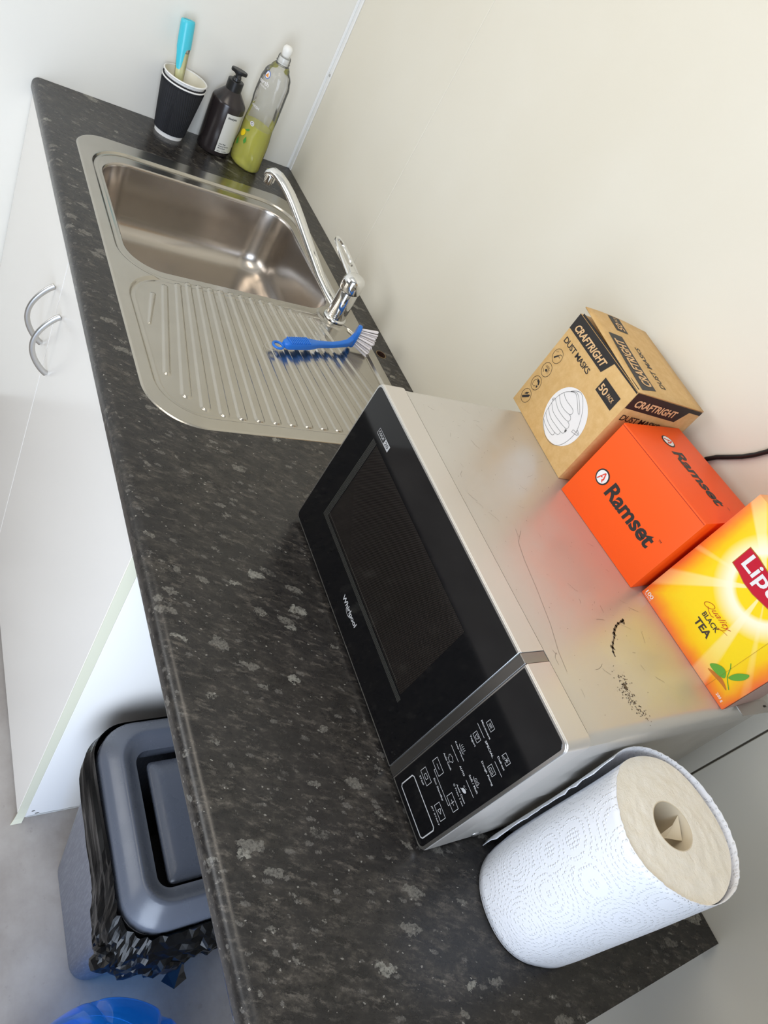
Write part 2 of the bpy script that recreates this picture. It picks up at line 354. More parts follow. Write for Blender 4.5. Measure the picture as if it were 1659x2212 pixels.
for y, z, rx, rz in ((-0.566, 0.027, 3.2, 2.2), (-0.557, 0.012, 4.2, 2.0)): d.ell(y * 1000, z * 1000, rx, rz, 18)
d.build('dowel_hole', m_dark, cab, flat((CX, 0, 0), (0, 1, 0), (0, 0, 1), 0.0004))
d = Decal(); rn = random.Random(3); top = [(-560 + i * 9, 4 + rn.random() * 3.5) for i in range(22)]; d.poly([(-574, 0.4)] + [(-372 + 0, 0.4)] + top[::-1] + [(-574, 4)])
d.build('torn_bottom_edge', m_label, cab, flat((CX, 0, 0), (0, 1, 0), (0, 0, 1), 0.0008))

# ------------------------------------------------------------------ worktop
prof = [(-0.001, H), (-0.001, H - T)]
for i in range(9):
    a = math.radians(-90 - 90 * i / 8); prof.append((-D + 0.014 + 0.014 * math.cos(a), H - T + 0.014 + 0.014 * math.sin(a)))
for i in range(9):
    a = math.radians(180 - 90 * i / 8); prof.append((-D + 0.014 + 0.014 * math.cos(a), H - 0.014 + 0.014 * math.sin(a)))
xs = [0.001, 0.004, L - 0.004, L]
wt = MB().loft([[(x, y, z) for y, z in prof] for x in (0.001, L)]).build('worktop', [m_top, m_board, m_holedark], smooth=0.7)
c1 = MB().loft([[(x, y, z) for x, y in rrect(0.200, 0.986, -0.5275, -0.0675, 0.075, 8)] for z in (H - 0.1, H + 0.1)]).build('cut', [m_top, m_board, m_holedark]); c1.data.polygons.foreach_set('material_index', [1] * len(c1.data.polygons)); boolean(wt, c1)
rn = random.Random(5)
c2 = MB().lathe([(0.0098, H - 0.1), (0.0098, H + 0.1)], 28, (0.7325, -0.0335), rf=lambda r, a, z: r + 0.0007 * math.sin(3 * a + 1) + 0.0004 * math.sin(7 * a)).build('cut', [m_top, m_board, m_holedark])
c2.data.polygons.foreach_set('material_index', [2] * len(c2.data.polygons)); boolean(wt, c2)
tag(wt, 'long dark speckled laminate worktop with rounded front edge', 'worktop')
d = Decal(); pts = []
for i in range(29):
    a = 2 * math.pi * i / 28; pts.append((10.4 * math.cos(a) * 1.05, 10.2 * math.sin(a)))
d.line([(732.5 + x, -33.5 + y) for x, y in pts], 1.6); tag(d.build('chipped_hole_edge', m_board, wt, flat((0, 0, H), (1, 0, 0), (0, 1, 0), 0.0003)), 'pale chipped edge of the empty tap hole')

# ------------------------------------------------------------------ sink
SC = np.array([0.593, -0.2975])
def sd(x, y, x0, x1, y0, y1, r):
    cx, cy = (x0 + x1) / 2, (y0 + y1) / 2; qx = np.abs(x - cx) - (x1 - x0) / 2 + r; qy = np.abs(y - cy) - (y1 - y0) / 2 + r
    return np.hypot(np.maximum(qx, 0), np.maximum(qy, 0)) + np.minimum(np.maximum(qx, qy), 0) - r
OUT = (0.180, 1.006, -0.5455, -0.0495)
def d_out(x, y):
    a = sd(x, y, *OUT, 0.062); b = sd(x, y, *OUT, 0.085); return np.where(x > 0.6, b, a)
BO = (0.2545, 0.6185, -0.508, -0.0945, 0.066)
def d_bowl(x, y): return sd(x, y, *BO)
def sst(a, b, x): t = np.clip((x - a) / (b - a), 0, 1); return t * t * (3 - 2 * t)
ridges = [((0.690, -0.4815), (0.772, -0.503), 0.0035, 0.0015), ((0.661, -0.456), (0.888, -0.4985), 0.0045, 0.0045)]
for k in range(2, 17):
    xL = 0.6385 if k < 12 else {12: 0.642, 13: 0.645, 14: 0.650, 15: 0.658, 16: 0.672}[k]
    if k == 2: xL = 0.648
    yL = -0.349 + 0.0203 * (k - 6); yR = -0.368 + 0.0289 * (k - 6); xR = {2: 0.932, 3: 0.955, 4: 0.964, 16: 0.93}.get(k, 0.967)
    t = (xR - xL) / (0.967 - xL); ridges.append(((xL, yL), (xR, yL + (yR - yL) * t), 0.0044, 0.0072))
def height(x, y):
    do = d_out(x, y); h = 0.0016 * sst(0.0, 0.0022, -do)
    u = np.minimum(sd(x, y, 0.2245, 0.645, -0.5225, -0.0745, 0.08), sd(x, y, 0.640, 0.981, -0.5225, -0.0715, 0.075))
    h = h - 0.0050 * sst(0.0022, -0.0022, u) + 0.0008 * np.exp(-((u + 0.008) / 0.003) ** 2)
    # drip bead round the bowl
    rg = np.zeros_like(x)
    for (ax, ay), (bx, by), wa_, wb_ in ridges:
        dx, dy = bx - ax, by - ay; LL = dx * dx + dy * dy; t = np.clip(((x - ax) * dx + (y - ay) * dy) / LL, 0, 1)
        ds = np.hypot(x - ax - t * dx, y - ay - t * dy) - (wa_ + (wb_ - wa_) * t); rg = np.maximum(rg, sst(0.0014, -0.0012, ds))
    h = h + 0.0028 * rg
    tp = np.hypot(x - 0.6376, y + 0.1065); h = np.maximum(h, -0.0030 + 0.0026 * sst(0.040, 0.033, tp))
    return h
st = 0.0014
gx = np.arange(OUT[0] - st, OUT[1] + 2 * st, st); gy = np.arange(OUT[2] - st, OUT[3] + 2 * st, st)
X, Y = np.meshgrid(gx, gy, indexing='ij'); nx, ny = X.shape
fc = (X[:-1, :-1] + st / 2, Y[:-1, :-1] + st / 2); keep = (d_out(*fc) < 0) & (d_bowl(*fc) > 0)
used = np.zeros((nx, ny), int); 
for a in (0, 1):
    for b in (0, 1): used[a:nx - 1 + a, b:ny - 1 + b] += keep
bnd = (used > 0) & (used < 4)
for fn in (d_out, d_bowl):
    for _ in range(2):
        e = 1e-5; dv = fn(X, Y); gx_ = (fn(X + e, Y) - dv) / e; gy_ = (fn(X, Y + e) - dv) / e; sel = bnd & (np.abs(dv) < 2 * st)
        X = np.where(sel, X - gx_ * dv, X); Y = np.where(sel, Y - gy_ * dv, Y)
Z = height(X, Y)
idx = -np.ones((nx, ny), int); vm = used > 0; idx[vm] = np.arange(vm.sum())
V = np.stack([X[vm] - SC[0], Y[vm] - SC[1], Z[vm]], 1)
I, J = np.nonzero(keep); F = np.stack([idx[I, J], idx[I + 1, J], idx[I + 1, J + 1], idx[I, J + 1]], 1)
me = bpy.data.meshes.new('deck'); me.vertices.add(len(V)); me.vertices.foreach_set('co', V.ravel()); me.loops.add(F.size); me.loops.foreach_set('vertex_index', F.ravel().astype(np.int32))
me.polygons.add(len(F)); me.polygons.foreach_set('loop_start', np.arange(0, F.size, 4, dtype=np.int32)); me.polygons.foreach_set('loop_total', np.full(len(F), 4, dtype=np.int32)); me.update(calc_edges=True); me.validate()
snk = root('sink', (SC[0], SC[1], H), 0, 'stainless steel single bowl sink with ribbed drainer let into the worktop', 'sink')
dk = link('drainer_deck', me, m_steel, snk, smooth=3.2)
lo = []
for ins, z in ((0, -0.0030), (0.0012, -0.0036), (0.0024, -0.0056), (0.0034, -0.010), (0.0075, -0.06), (0.012, -0.105), (0.017, -0.122), (0.026, -0.135), (0.038, -0.143), (0.055, -0.1475), (0.085, -0.149), (0.12, -0.150), (0.15, -0.151)):
    r = max(BO[4] - ins * 0.6, 0.02); lo.append([(x - SC[0], y - SC[1], z) for x, y in rrect(BO[0] + ins, BO[1] - ins, BO[2] + ins, BO[3] - ins, r, 14)])
MB().loft(lo, c0=False).build('bowl', m_bowl, snk, smooth=3.2)
MB().lathe([(0.001, -0.1525), (0.03, -0.1525), (0.034, -0.1505), (0.042, -0.1490), (0.045, -0.1502)], 40, (0.45 - SC[0], -0.30 - SC[1]), c1=False).build('waste_outlet', m_chrome, snk, smooth=0.8)

# ------------------------------------------------------------------ mixer tap
TX, TY = 0.6376, -0.1065
tap = root('mixer_tap', (TX, TY, H - 0.0004), 0, 'chrome mixer tap with long curved spout and looped lever behind the sink', 'tap')
MB().lathe([(0.0225, 0), (0.0240, 0.001), (0.0240, 0.003), (0.0225, 0.0045), (0.0205, 0.0055)], 48).build('base_ring', m_chrome, tap, smooth=0.8)
MB().lathe([(0.0200, 0.005), (0.0198, 0.006), (0.0196, 0.062), (0.0190, 0.0635), (0.0190, 0.0650)], 48).build('body', m_chrome, tap, smooth=0.6)
dv = Vector((-0.883, -0.469, 0)); side = Vector((0.469, -0.883, 0))
sp = [(0.010, 0.020), (0.040, 0.030), (0.071, 0.044), (0.105, 0.065), (0.140, 0.087), (0.165, 0.103), (0.190, 0.118), (0.212, 0.129), (0.232, 0.1365), (0.250, 0.141), (0.264, 0.1405), (0.273, 0.134), (0.2765, 0.126)]
MB().tube([dv * a + Vector((0, 0, z)) for a, z in sp], [0.0120, 0.0122, 0.0124, 0.0126, 0.0128, 0.0130, 0.0132, 0.0132, 0.0130, 0.0128, 0.0124, 0.0116, 0.0092], 20, [0.68] * 13, up=(0, 0, 1)).build('spout', m_chrome, tap, smooth=1.2)
e0 = dv * 0.268 + Vector((0, 0, 0.133)); MB().tube([e0, e0 + Vector((-0.001, 0, -0.012)), e0 + Vector((-0.0012, 0, -0.0125)), e0 + Vector((-0.002, 0, -0.018))], [0.0108, 0.0108, 0.0092, 0.0092], 24, up=(1, 0, 0)).build('aerator', m_chrome, tap, smooth=0.6)
MB().lathe([(0.0185, 0.0655), (0.0212, 0.0670), (0.0222, 0.0720), (0.0222, 0.084), (0.0205, 0.0925), (0.0160, 0.0975), (0.008, 0.0995), (0.001, 0.1)], 48).build('cap', m_chrome, tap, smooth=0.8)
# lever: a flat paddle with a long opening, rising from the cap
dl = Vector((-0.985, -0.17, 0)).normalized(); sl = Vector((dl.y, -dl.x, 0))
out, inn = [], []
N = 40
for i in range(N):
    a = 2 * math.pi * i / N; c, s = math.cos(a), math.sin(a)
    u = 0.040 + 0.060 * (1 if c > 0 else -1) * abs(c) ** 0.75; w = (0.0175 - 0.0065 * min(max((u + 0.02) / 0.12, 0), 1)) * (1 if s > 0 else -1) * abs(s) ** 0.6
    ui = 0.060 + 0.0335 * (1 if c > 0 else -1) * abs(c) ** 0.8; wi = (0.0075 - 0.001 * (ui - 0.03) / 0.06) * (1 if s > 0 else -1) * abs(s) ** 0.6
    out.append((u, w)); inn.append((ui, wi))
def LP(u, w, t): return tuple(dl * u + sl * w + Vector((0, 0, 0.094 + 0.26 * max(u, -0.005) - 0.9 * max(u - 0.05, 0) ** 2 - 10 * w * w + t - 0.0012 * 0)))
th = 0.0042
rings = [[LP(u, w, -th) for u, w in inn], [LP(u, w, 0) for u, w in inn], [LP(u * 0.985 + 0.0005, w * 0.93, 0.0008) for u, w in out], [LP(u, w, -0.001) for u, w in out], [LP(u, w, -th) for u, w in out], [LP(u, w, -th) for u, w in inn]]
MB().loft(rings, False, False).build('lever', m_chrome, tap, smooth=0.7)

# ------------------------------------------------------------------ washing-up brush
br = root('dish_brush', (0.775, -0.285, H), 0, 'blue dish brush with white bristles lying on its side on the drainer', 'brush')
bd = (Vector((0.7360, -0.0960, 0)) - Vector((0.7830, -0.2890, 0))); bl = bd.length; bd.normalize(); bs = Vector((bd.y, -bd.x, 0))     # bs points to +x
O = Vector((0.783, -0.289, 0)) - Vector((0.775, -0.285, 0)); ZB = 0.0125
def BP(u, s, z=0): return O + bd * u + bs * s + Vector((0, 0, ZB + z))
hm = MB(); cs = []
for u, hw, hh, off in ((0.016, 0.004, 0.004, 0), (0.020, 0.0078, 0.0060, 0), (0.026, 0.0095, 0.0072, 0), (0.070, 0.0098, 0.0074, 0), (0.082, 0.0088, 0.0068, -0.0003), (0.094, 0.0062, 0.0056, -0.0005), (0.130, 0.0050, 0.0050, 0.0005), (0.150, 0.0050, 0.0052, 0.001), (0.164, 0.0056, 0.0062, 0.0005), (0.176, 0.0062, 0.0080, -0.004), (0.188, 0.0060, 0.0110, -0.010)):
    c = rrect(-hw, hw, -hh, hh, min(hw, hh) * 0.5, 3); cs.append([tuple(BP(u, off + a, b + (max(u - 0.13, 0) * 0.14))) for a, b in c])
hm.loft(cs)
hd = hm.build('handle', m_blue, br, smooth=0.7)
MB().loft([[tuple(BP(0.026, a, 0.0062)) for a in (-0.0062, 0.0062)] + [tuple(BP(0.072, a, 0.0062)) for a in (0.0062, -0.0062)], [tuple(BP(0.027, a, 0.0083)) for a in (-0.0058, 0.0058)] + [tuple(BP(0.071, a, 0.0083)) for a in (0.0058, -0.0058)]]).build('thumb_rest', m_blue, hd)
for i in range(11):
    u = 0.027 + i * 0.0042; MB().tube([BP(u, -0.0098, 0.0020), BP(u, -0.0094, 0.0078), BP(u, 0, 0.0090), BP(u, 0.0094, 0.0078)], 0.0010, 8).build('grip_rib', m_blue, hd, smooth=1.0)
rg = [BP(0.006 + 0.0095 * math.cos(a), 0.0088 * math.sin(a), -0.003) for a in [2 * math.pi * i / 28 for i in range(29)]]
MB().tube(rg, 0.0024, 10).build('hanging_loop', m_blue, br, smooth=1.2)
# head plate: a short upright disc turned about 40 degrees, tufts fanning out of it
hc = BP(0.190, -0.012, 0.0125); nd = (bd * 0.72 + bs * 0.69).normalized(); pu = Vector((-nd.y, nd.x, 0)); zz = Vector((0, 0, 1))
pl = []
for k, t in ((1.0, -0.003), (1.06, -0.002), (1.06, 0.003), (0.98, 0.005)):
    pl.append([tuple(hc + nd * t + pu * (0.0150 * k * math.cos(a)) + zz * (0.0235 * k * math.sin(a))) for a in [2 * math.pi * i / 32 for i in range(32)]])
MB().loft(pl).build('head_plate', m_blue, br, smooth=0.6)
tf = MB(); rn = random.Random(11)
for ring, (fr, n) in enumerate(((0.0, 1), (0.38, 6), (0.68, 11), (0.95, 16))):
    for i in range(n):
        a = 2 * math.pi * i / max(n, 1) + ring * 0.4; p0 = hc + nd * 0.004 + pu * (0.0120 * fr * math.cos(a)) + zz * (0.0190 * fr * math.sin(a))
        for q in range(9):
            j = Vector((rn.uniform(-1, 1), rn.uniform(-1, 1), rn.uniform(-1, 1))) * 0.0010
            p1 = hc + nd * (0.0385 + rn.uniform(-0.001, 0.001) - 0.004 * fr ** 2) + pu * (0.0200 * fr * math.cos(a)) + zz * (0.0300 * fr * math.sin(a)) + j * 1.3
            if p1.z < 0.001: p1.z = 0.001
            tf.tube([p0 + j * 0.8, p1], [0.0006, 0.0008], 4)
tag(tf.build('bristles', m_bris, br), kind='stuff')
rg = [BP(-0.006 + 0.010 * math.cos(a), -0.002 + 0.011 * math.sin(a), -0.007 + 0.002 * math.cos(a)) for a in [2 * math.pi * i / 28 for i in range(29)]]
MB().tube(rg, 0.0004, 6).build('plastic_loop', m_clearring, br, smooth=1.2)

# ------------------------------------------------------------------ things at the far end of the worktop
def cup(x, y, z0, label, liner=False):
    r0, r1, h = 0.0305, 0.0450, 0.1155
    c = root('paper_cup', (x, y, z0), 0.4, label, 'cup', 'stacked ripple cups')
    R = lambda z: r0 + (r1 - r0) * z / h
    n = 54; rows = 40; lo = []
    for k in range(rows + 1):
        z = 0.0095 + (h - 0.016) * k / rows; q = []
        for j in range(n * 5):
            a = 2 * math.pi * j / (n * 5); tw = 0.0 if math.sin(a + 0.7) < -0.1 else 1.0
            q.append(((R(z) + 0.0016 + 0.00085 * math.sin(n * a + tw * (z * 260))) * math.cos(a), (R(z) + 0.0016 + 0.00085 * math.sin(n * a + tw * (z * 260))) * math.sin(a), z))
        lo.append(q)
    MB().loft(lo, False, False).build('ripple_sleeve', m_cupblack, c, smooth=1.0)
    MB().lathe([(r0 - 0.002, 0.004), (r0 - 0.0006, 0.0), (r0, 0.0), (R(0.0098), 0.0098), (R(0.0098) - 0.001, 0.0102), (r1 - 0.001, h - 0.002), (r1 - 0.0012, h - 0.002)], 64, c0=False, c1=False).build('wall', m_cupwhite, c, smooth=0.8)
    MB().lathe([(0.0006, 0.006), (r0 - 0.001, 0.006), (r1 - 0.0014, h - 0.001), (r1 - 0.0008, h)], 64, c0=True, c1=False).build('inside', m_cupin, c, smooth=0.8)
    MB().tube([((r1 + 0.0005) * math.cos(a), (r1 + 0.0005) * math.sin(a), h) for a in [2 * math.pi * i / 64 for i in range(65)]], 0.0018, 10).build('rolled_rim', m_cupwhite, c, smooth=1.2)
    return c
CXY = (0.0492, -0.3262)
cup(*CXY, H, 'lower of the two nested black ripple paper cups, with white foot')
cup(*CXY, H + 0.0118, 'upper of the two nested black ripple paper cups, holding the turquoise wand')
B0 = Vector((0.062, -0.3300, H + 0.026)); B1 = Vector((0.0290, -0.3480, H + 0.2260)); ax = (B1 - B0); wl = ax.length; ax.normalize()
wd = root('washing_up_wand', B0, 0, 'turquoise handled dish wand with pale yellow liquid standing in the cup', 'dish wand')
wd.rotation_mode = 'QUATERNION'; wd.rotation_quaternion = ax.to_track_quat('Z', 'Y')
def oval(rx, ry, z, n=36, cx=0): return [(cx + rx * math.cos(a), ry * math.sin(a), z) for a in [2 * math.pi * i / n for i in range(n)]]
MB().loft([oval(0.008, 0.007, 0.0), oval(0.0095, 0.008, 0.02), oval(0.0105, 0.009, 0.09), oval(0.0125, 0.0105, 0.125), oval(0.0142, 0.0120, 0.150), oval(0.0142, 0.0120, wl * 0.80)]).build('reservoir', m_pet, wd, smooth=0.8)
MB().loft([oval(0.0072, 0.0062, 0.001), oval(0.0088, 0.0072, 0.02), oval(0.0098, 0.0083, 0.09), oval(0.0118, 0.0098, 0.125), oval(0.0132, 0.0110, 0.143)]).build('liquid', m_liq2, wd, smooth=0.8)
# turquoise grip: full sleeve above, a tongue reaching down the side that faces the room
n = 48; lo = []
for k in range(19):
    t = k / 18; q = []
    for j in range(n):
        a = 2 * math.pi * j / n; dd = abs((a - 6.75 + math.pi) % (2 * math.pi) - math.pi)       # tongue centre
        low = 0.152 - 0.040 * (1 / (1 + math.exp((dd - 0.60) * 12)))
        z = low + (wl - 0.002 - low) * t; w = 0.0125 + 0.0027 * min(max((z - 0.10) / 0.05, 0), 1) - 0.0012 * max(0, (z - 0.195) / 0.03)
        q.append((w * 1.02 * math.cos(a), w * 0.90 * math.sin(a), z))
    lo.append(q)
lo.append([(x * 0.90, y * 0.90, wl) for x, y, z in lo[-1]]); lo.append([(x * 0.7, y * 0.7, wl) for x, y, z in lo[-2]]); lo.append([(x * 0.98, y * 0.98, wl - 0.0012) for x, y, z in lo[-1]])
MB().loft(lo, False, True).build('grip', m_cyan, wd, smooth=0.9)

# hand soap
SX, SY = 0.0478, -0.2209
so = root('soap_bottle', (SX, SY, H), 0, 'dark brown pump bottle of hand soap with a white label', 'soap bottle')
MB().lathe([(0.030, 0.0), (0.0355, 0.0015), (0.0378, 0.006), (0.0383, 0.012), (0.0383, 0.1115), (0.0376, 0.1150), (0.0362, 0.1175), (0.0185, 0.1385), (0.0155, 0.1405), (0.0150, 0.1420)], 64).build('body', m_soap, so, smooth=0.7)
MB().lathe([(0.0168, 0.1385), (0.0176, 0.1395), (0.0176, 0.1590), (0.0168, 0.1600), (0.0100, 0.1604), (0.0085, 0.1660)], 40, rf=lambda r, a, z: r + (0.0003 * math.sin(40 * a) if r > 0.017 else 0)).build('collar', m_blackp, so, smooth=0.6)
MB().lathe([(0.0058, 0.160), (0.0058, 0.172), (0.0085, 0.1725), (0.0085, 0.176)], 28).build('pump_stem', m_blackp, so, smooth=0.6)
MB().loft([oval(0.0175, 0.0105, 0.1755), oval(0.0180, 0.0110, 0.1770), oval(0.0180, 0.0110, 0.1812), oval(0.0168, 0.0100, 0.1824)]).build('pump_head', m_blackp, so, smooth=0.6).rotation_euler = (0, 0, 1.15)
MB().tube([(0, 0, 0.173), (0.004, -0.012, 0.1735), (0.006, -0.018, 0.1715), (0.0062, -0.0190, 0.169)], 0.0036, 12).build('nozzle', m_blackp, so, smooth=0.8).rotation_euler = (0, 0, 1.15)
def cyl(r, a0, off): return lambda u, v: Vector(((r + off) * math.cos(a0 + u / r), (r + off) * math.sin(a0 + u / r), v))
for a0, a1, z0, z1, nm in ((math.radians(-12), math.radians(78), 0.012, 0.100, 'front_label'), (math.radians(-200), math.radians(-112), 0.012, 0.100, 'back_label')):
    d = Decal(); d.rect(0, z0 * 1000, (a1 - a0) * 38.3, z1 * 1000); lb = d.build(nm, m_label, so, cyl(0.0383, a0, 0.0003), sub=0.006)
    if nm == 'front_label':
        d = Decal(); d.text('thankyou.', 4, 88, 27, 94.5, 0.02); d.cut().text('Hand Wash', 4, 30.5, 20, 33.5, 0.02); d.cut().text('Botanical Geranium', 4, 25.5, 30, 28.6, 0.01); d.cut().text('Mild & Gentle', 4, 20.7, 22, 23.8, 0.01)
        d.cut().text('500mL', 4, 14.4, 12, 16.4); d.cut().text('16.9 fl.oz', 15, 14.4, 28, 16.4); d.build('lettering', m_ink, lb, cyl(0.0383, a0, 0.0006), sub=0.006)

# dish soap bottle: oval, waisted, clear, under half full
DX, DY, DA = 0.0765, -0.1500, math.radians(26)
db = root('dish_soap_bottle', (DX, DY, H), DA, 'clear plastic bottle of yellow washing up liquid in the corner', 'bottle')
def bsh(z):
    P = [(0, .86, .86), (0.006, 1.0, 1.0), (0.03, 1.02, 1.02), (0.075, 0.97, 0.98), (0.115, 0.92, .95), (0.135, 0.91, .96), (0.16, 0.93, 1.0), (0.195, 0.90, 1.0), (0.212, 0.78, .92), (0.228, 0.50, .72), (0.236, 0.36, .56)]
    for (z0, a0, b0), (z1, a1, b1) in zip(P, P[1:]):
        if z <= z1: t = (z - z0) / (z1 - z0); t = t * t * (3 - 2 * t) if z > .02 else t; return a0 + (a1 - a0) * t, b0 + (b1 - b0) * t
    return P[-1][1:]
def bring(z, k=1.0, n=56, wav=1.0):
    sx, sy = bsh(z); q = []
    for j in range(n):
        a = 2 * math.pi * j / n; c, s = math.cos(a), math.sin(a)
        w = 1 + wav * 0.022 * math.sin(3 * a + z * 95) * (1 if z < 0.15 else 0.35) * min(1, z / 0.02)
        w += 0.012 * math.sin(18 * a) * max(0, min(1, (z - 0.205) / 0.01)) * wav
        q.append((0.0405 * sx * k * w * (1 if c > 0 else -1) * abs(c) ** 0.9, 0.0272 * sy * k * w * (1 if s > 0 else -1) * abs(s) ** 0.9, z))
    return q
zs = [0.0, 0.003, 0.006] + [0.01 + i * 0.0058 for i in range(39)] + [0.236]
MB().loft([bring(z) for z in zs]).build('body', m_pet, db, smooth=1.2)
lv = 0.098; zl = [0.0015, 0.006] + [0.012 + i * 0.0066 for i in range(13)]; rows = [bring(z, 0.955) for z in zl]; rows.append([(x, y, lv + 0.0006) for x, y, z in bring(lv, 0.955)])
MB().loft(rows).build('liquid', m_liq, db, smooth=1.0)
MB().lathe([(0.0140, 0.2335), (0.0142, 0.2350), (0.0142, 0.2395), (0.0155, 0.2400), (0.0155, 0.2412), (0.0142, 0.2417), (0.0142, 0.2500), (0.0130, 0.2530), (0.0080, 0.2535), (0.0075, 0.256)], 36).build('neck', m_pet, db, smooth=0.7)
MB().lathe([(0.0120, 0.2370), (0.0120, 0.2500)], 36, c0=False, c1=False).build('neck_ring', m_whitep, db, smooth=0.7)
MB().lathe([(0.0078, 0.2515), (0.0095, 0.2580), (0.0108, 0.2640), (0.0100, 0.2700), (0.0070, 0.2740), (0.0005, 0.2752)], 28).build('cap', m_whitep, db, smooth=1.2)
def bmap(a0, off):
    def f(u, v):
        z = v; a = a0 + u / 0.034; sx, sy = bsh(z); w = 1 + 0.022 * math.sin(3 * a + z * 95) * (1 if z < 0.15 else 0.35); c, s = math.cos(a), math.sin(a)
        return Vector(((0.0405 * sx * w + off) * (1 if c > 0 else -1) * abs(c) ** 0.9, (0.0272 * sy * w + off) * (1 if s > 0 else -1) * abs(s) ** 0.9, z))
    return f
A0 = math.radians(-95)
m_bluel = mat('blue_emblem', lin(70, 110, 190), 0.4); m_orl = mat('orange_emblem', lin(238, 150, 60), 0.4); m_lemon = mat('lemon_yellow', lin(250, 214, 20), 0.4); m_leafg = mat('leaf_green', lin(70, 150, 60), 0.5)
Decal().ell(0, 207, 6.2, 8.2).build('emblem', m_bluel, db, bmap(A0, 0.0008), sub=0.004)
Decal().ell(0, 207, 4.9, 6.8).build('emblem_ground', m_whiteprint, db, bmap(A0, 0.0011), sub=0.004)
Decal().poly([(-4, 203), (4, 203), (0.5, 211)]).build('emblem_peak', m_orl, db, bmap(A0, 0.0014), sub=0.004)
d = Decal(); d.text('earth', -15, 186, 11, 195, 0.02); d.cut().text('choice', -10, 180, 8, 184, 0.01); d.cut().text('WASH', -11, 133, 9, 139, 0.015); d.cut().ell(6, 101, 4.6, 5.2)
d.build('lettering', m_whiteprint, db, bmap(A0, 0.0008), sub=0.004)
Decal().ering(6, 101, 2.4, 2.8, 0.8).build('round_mark', m_ink, db, bmap(A0, 0.0012), sub=0.004)
Decal().ell(-5, 72, 5.6, 8.5, rot=-0.3).build('lemon_picture', m_lemon, db, bmap(A0, 0.0010), sub=0.004)
Decal().poly([(-2, 80), (3, 86), (7, 87), (4, 81)]).poly([(-12, 38), (-16, 50), (-12, 56), (-8, 44)]).poly([(2, 58), (5, 70), (8, 60), (5, 52)]).build('leaf_picture', m_leafg, db, bmap(A0, 0.0012), sub=0.004)

# ------------------------------------------------------------------ microwave
G, MW, MH, MD, BZ = 0.0061, 0.4623, 0.2476, 0.352, 0.0317
ma = -0.0136
mw = root('microwave_oven', (1.1623, -0.3731, H), ma, 'silver microwave oven with black glass door standing on the worktop', 'microwave')
# casing: side profile with shallow pressed bands
def casing(x0, x1, z0, z1, r, v):
    p = []
    side = [(0.0, 0), (0.10, 0), (0.13, 0.0022), (0.40, 0.0022), (0.44, 0.0), (0.62, 0.0), (0.66, 0.0024), (0.86, 0.0024), (0.90, 0)]
    zz = lambda f: z0 + (z1 - r - z0) * f
    for f, i in side: p.append((x1 - i, v, zz(f)))
    for i in range(7):
        a = math.radians(90 * i / 6); p.append((x1 - r + r * math.cos(a), v, z1 - r + r * math.sin(a)))
    for i in range(7):
        a = math.radians(90 + 90 * i / 6); p.append((x0 + r + r * math.cos(a), v, z1 - r + r * math.sin(a)))
    for f, i in side[::-1]: p.append((x0 + i, v, zz(f)))
    return p
def flatp(pts, x0, x1, k): return [((x0 + k if x < (x0 + x1) / 2 else x1 - k) if (min(x - x0, x1 - x) < 0.0026) else x, v, z) for x, v, z in pts]
bx0, bx1, bz0, bz1 = 0.0012, MW - 0.0012, G + 0.002, G + MH - 0.0012
MB().loft([[(a_, v, b_) for a_, b_ in rrect(bx0 + 0.0022, bx1 - 0.0022, bz0 + 0.001, bz1 - 0.0022, 0.010, 5)] for v in (BZ - 0.002, BZ + 0.010)]).build('dark_seam_core', m_blackp, mw)  # black core added so its colour gives the shaded seam behind the bezel
f0 = flatp(casing(bx0, bx1, bz0, bz1, 0.012, BZ + 0.0020), bx0, bx1, 0)
MB().loft([f0, flatp(casing(bx0, bx1, bz0, bz1, 0.012, BZ + 0.030), bx0, bx1, 0), casing(bx0, bx1, bz0, bz1, 0.012, BZ + 0.052), casing(bx0, bx1, bz0, bz1, 0.012, MD - 0.03), flatp(casing(bx0, bx1, bz0, bz1, 0.012, MD - 0.016), bx0, bx1, 0), flatp(casing(bx0, bx1, bz0, bz1, 0.012, MD), bx0, bx1, 0)]).build('casing', m_silver, mw, smooth=0.5)
def rr3(x0, x1, z0, z1, r, v): return [(a, v, b) for a, b in rrect(x0, x1, z0, z1, r, 6)]
def slab(x0, x1, z0, z1, r, v0, v1, e=0.0012):
    return MB().loft([rr3(x0 + e, x1 - e, z0 + e, z1 - e, [max(q - e, 0.0002) for q in r], v0), rr3(x0, x1, z0, z1, r, v0 + e), rr3(x0, x1, z0, z1, r, v1)])
Z0, Z1 = G, G + MH
R_ = 0.0085
door = slab(0, 0.3682, Z0, Z1, [0.0006, 0.0006, R_, R_], 0.0012, BZ).build('door', m_bezel, mw, smooth=0.5)
slab(0.0006, 0.3678, Z0 + 0.0006, Z1 - 0.0006, [0.0006, 0.0006, R_, R_], 0.0, 0.0014, 0.0005).build('door_rim', m_rim, door, smooth=0.5)
slab(0.0030, 0.3672, Z0 + 0.0030, Z1 - 0.0034, [0.0004, 0.0004, 0.0068, 0.0068], -0.0004, 0.001, 0.0003).build('door_glass', m_glass, door, smooth=0.5)
slab(0.3686, 0.3794, Z0, Z1 - 0.0006, [0.0004] * 4, 0.0004, BZ, 0.0006).build('door_handle_strip', m_strip, mw, smooth=0.5)
pan = slab(0.3798, MW, Z0, Z1, [R_, R_, 0.0006, 0.0006], 0.0012, BZ).build('control_panel', m_bezel, mw, smooth=0.5)
slab(0.3800, MW - 0.0006, Z0 + 0.0006, Z1 - 0.0006, [R_, R_, 0.0006, 0.0006], 0.0, 0.0014, 0.0005).build('panel_rim', m_rim, pan, smooth=0.5)
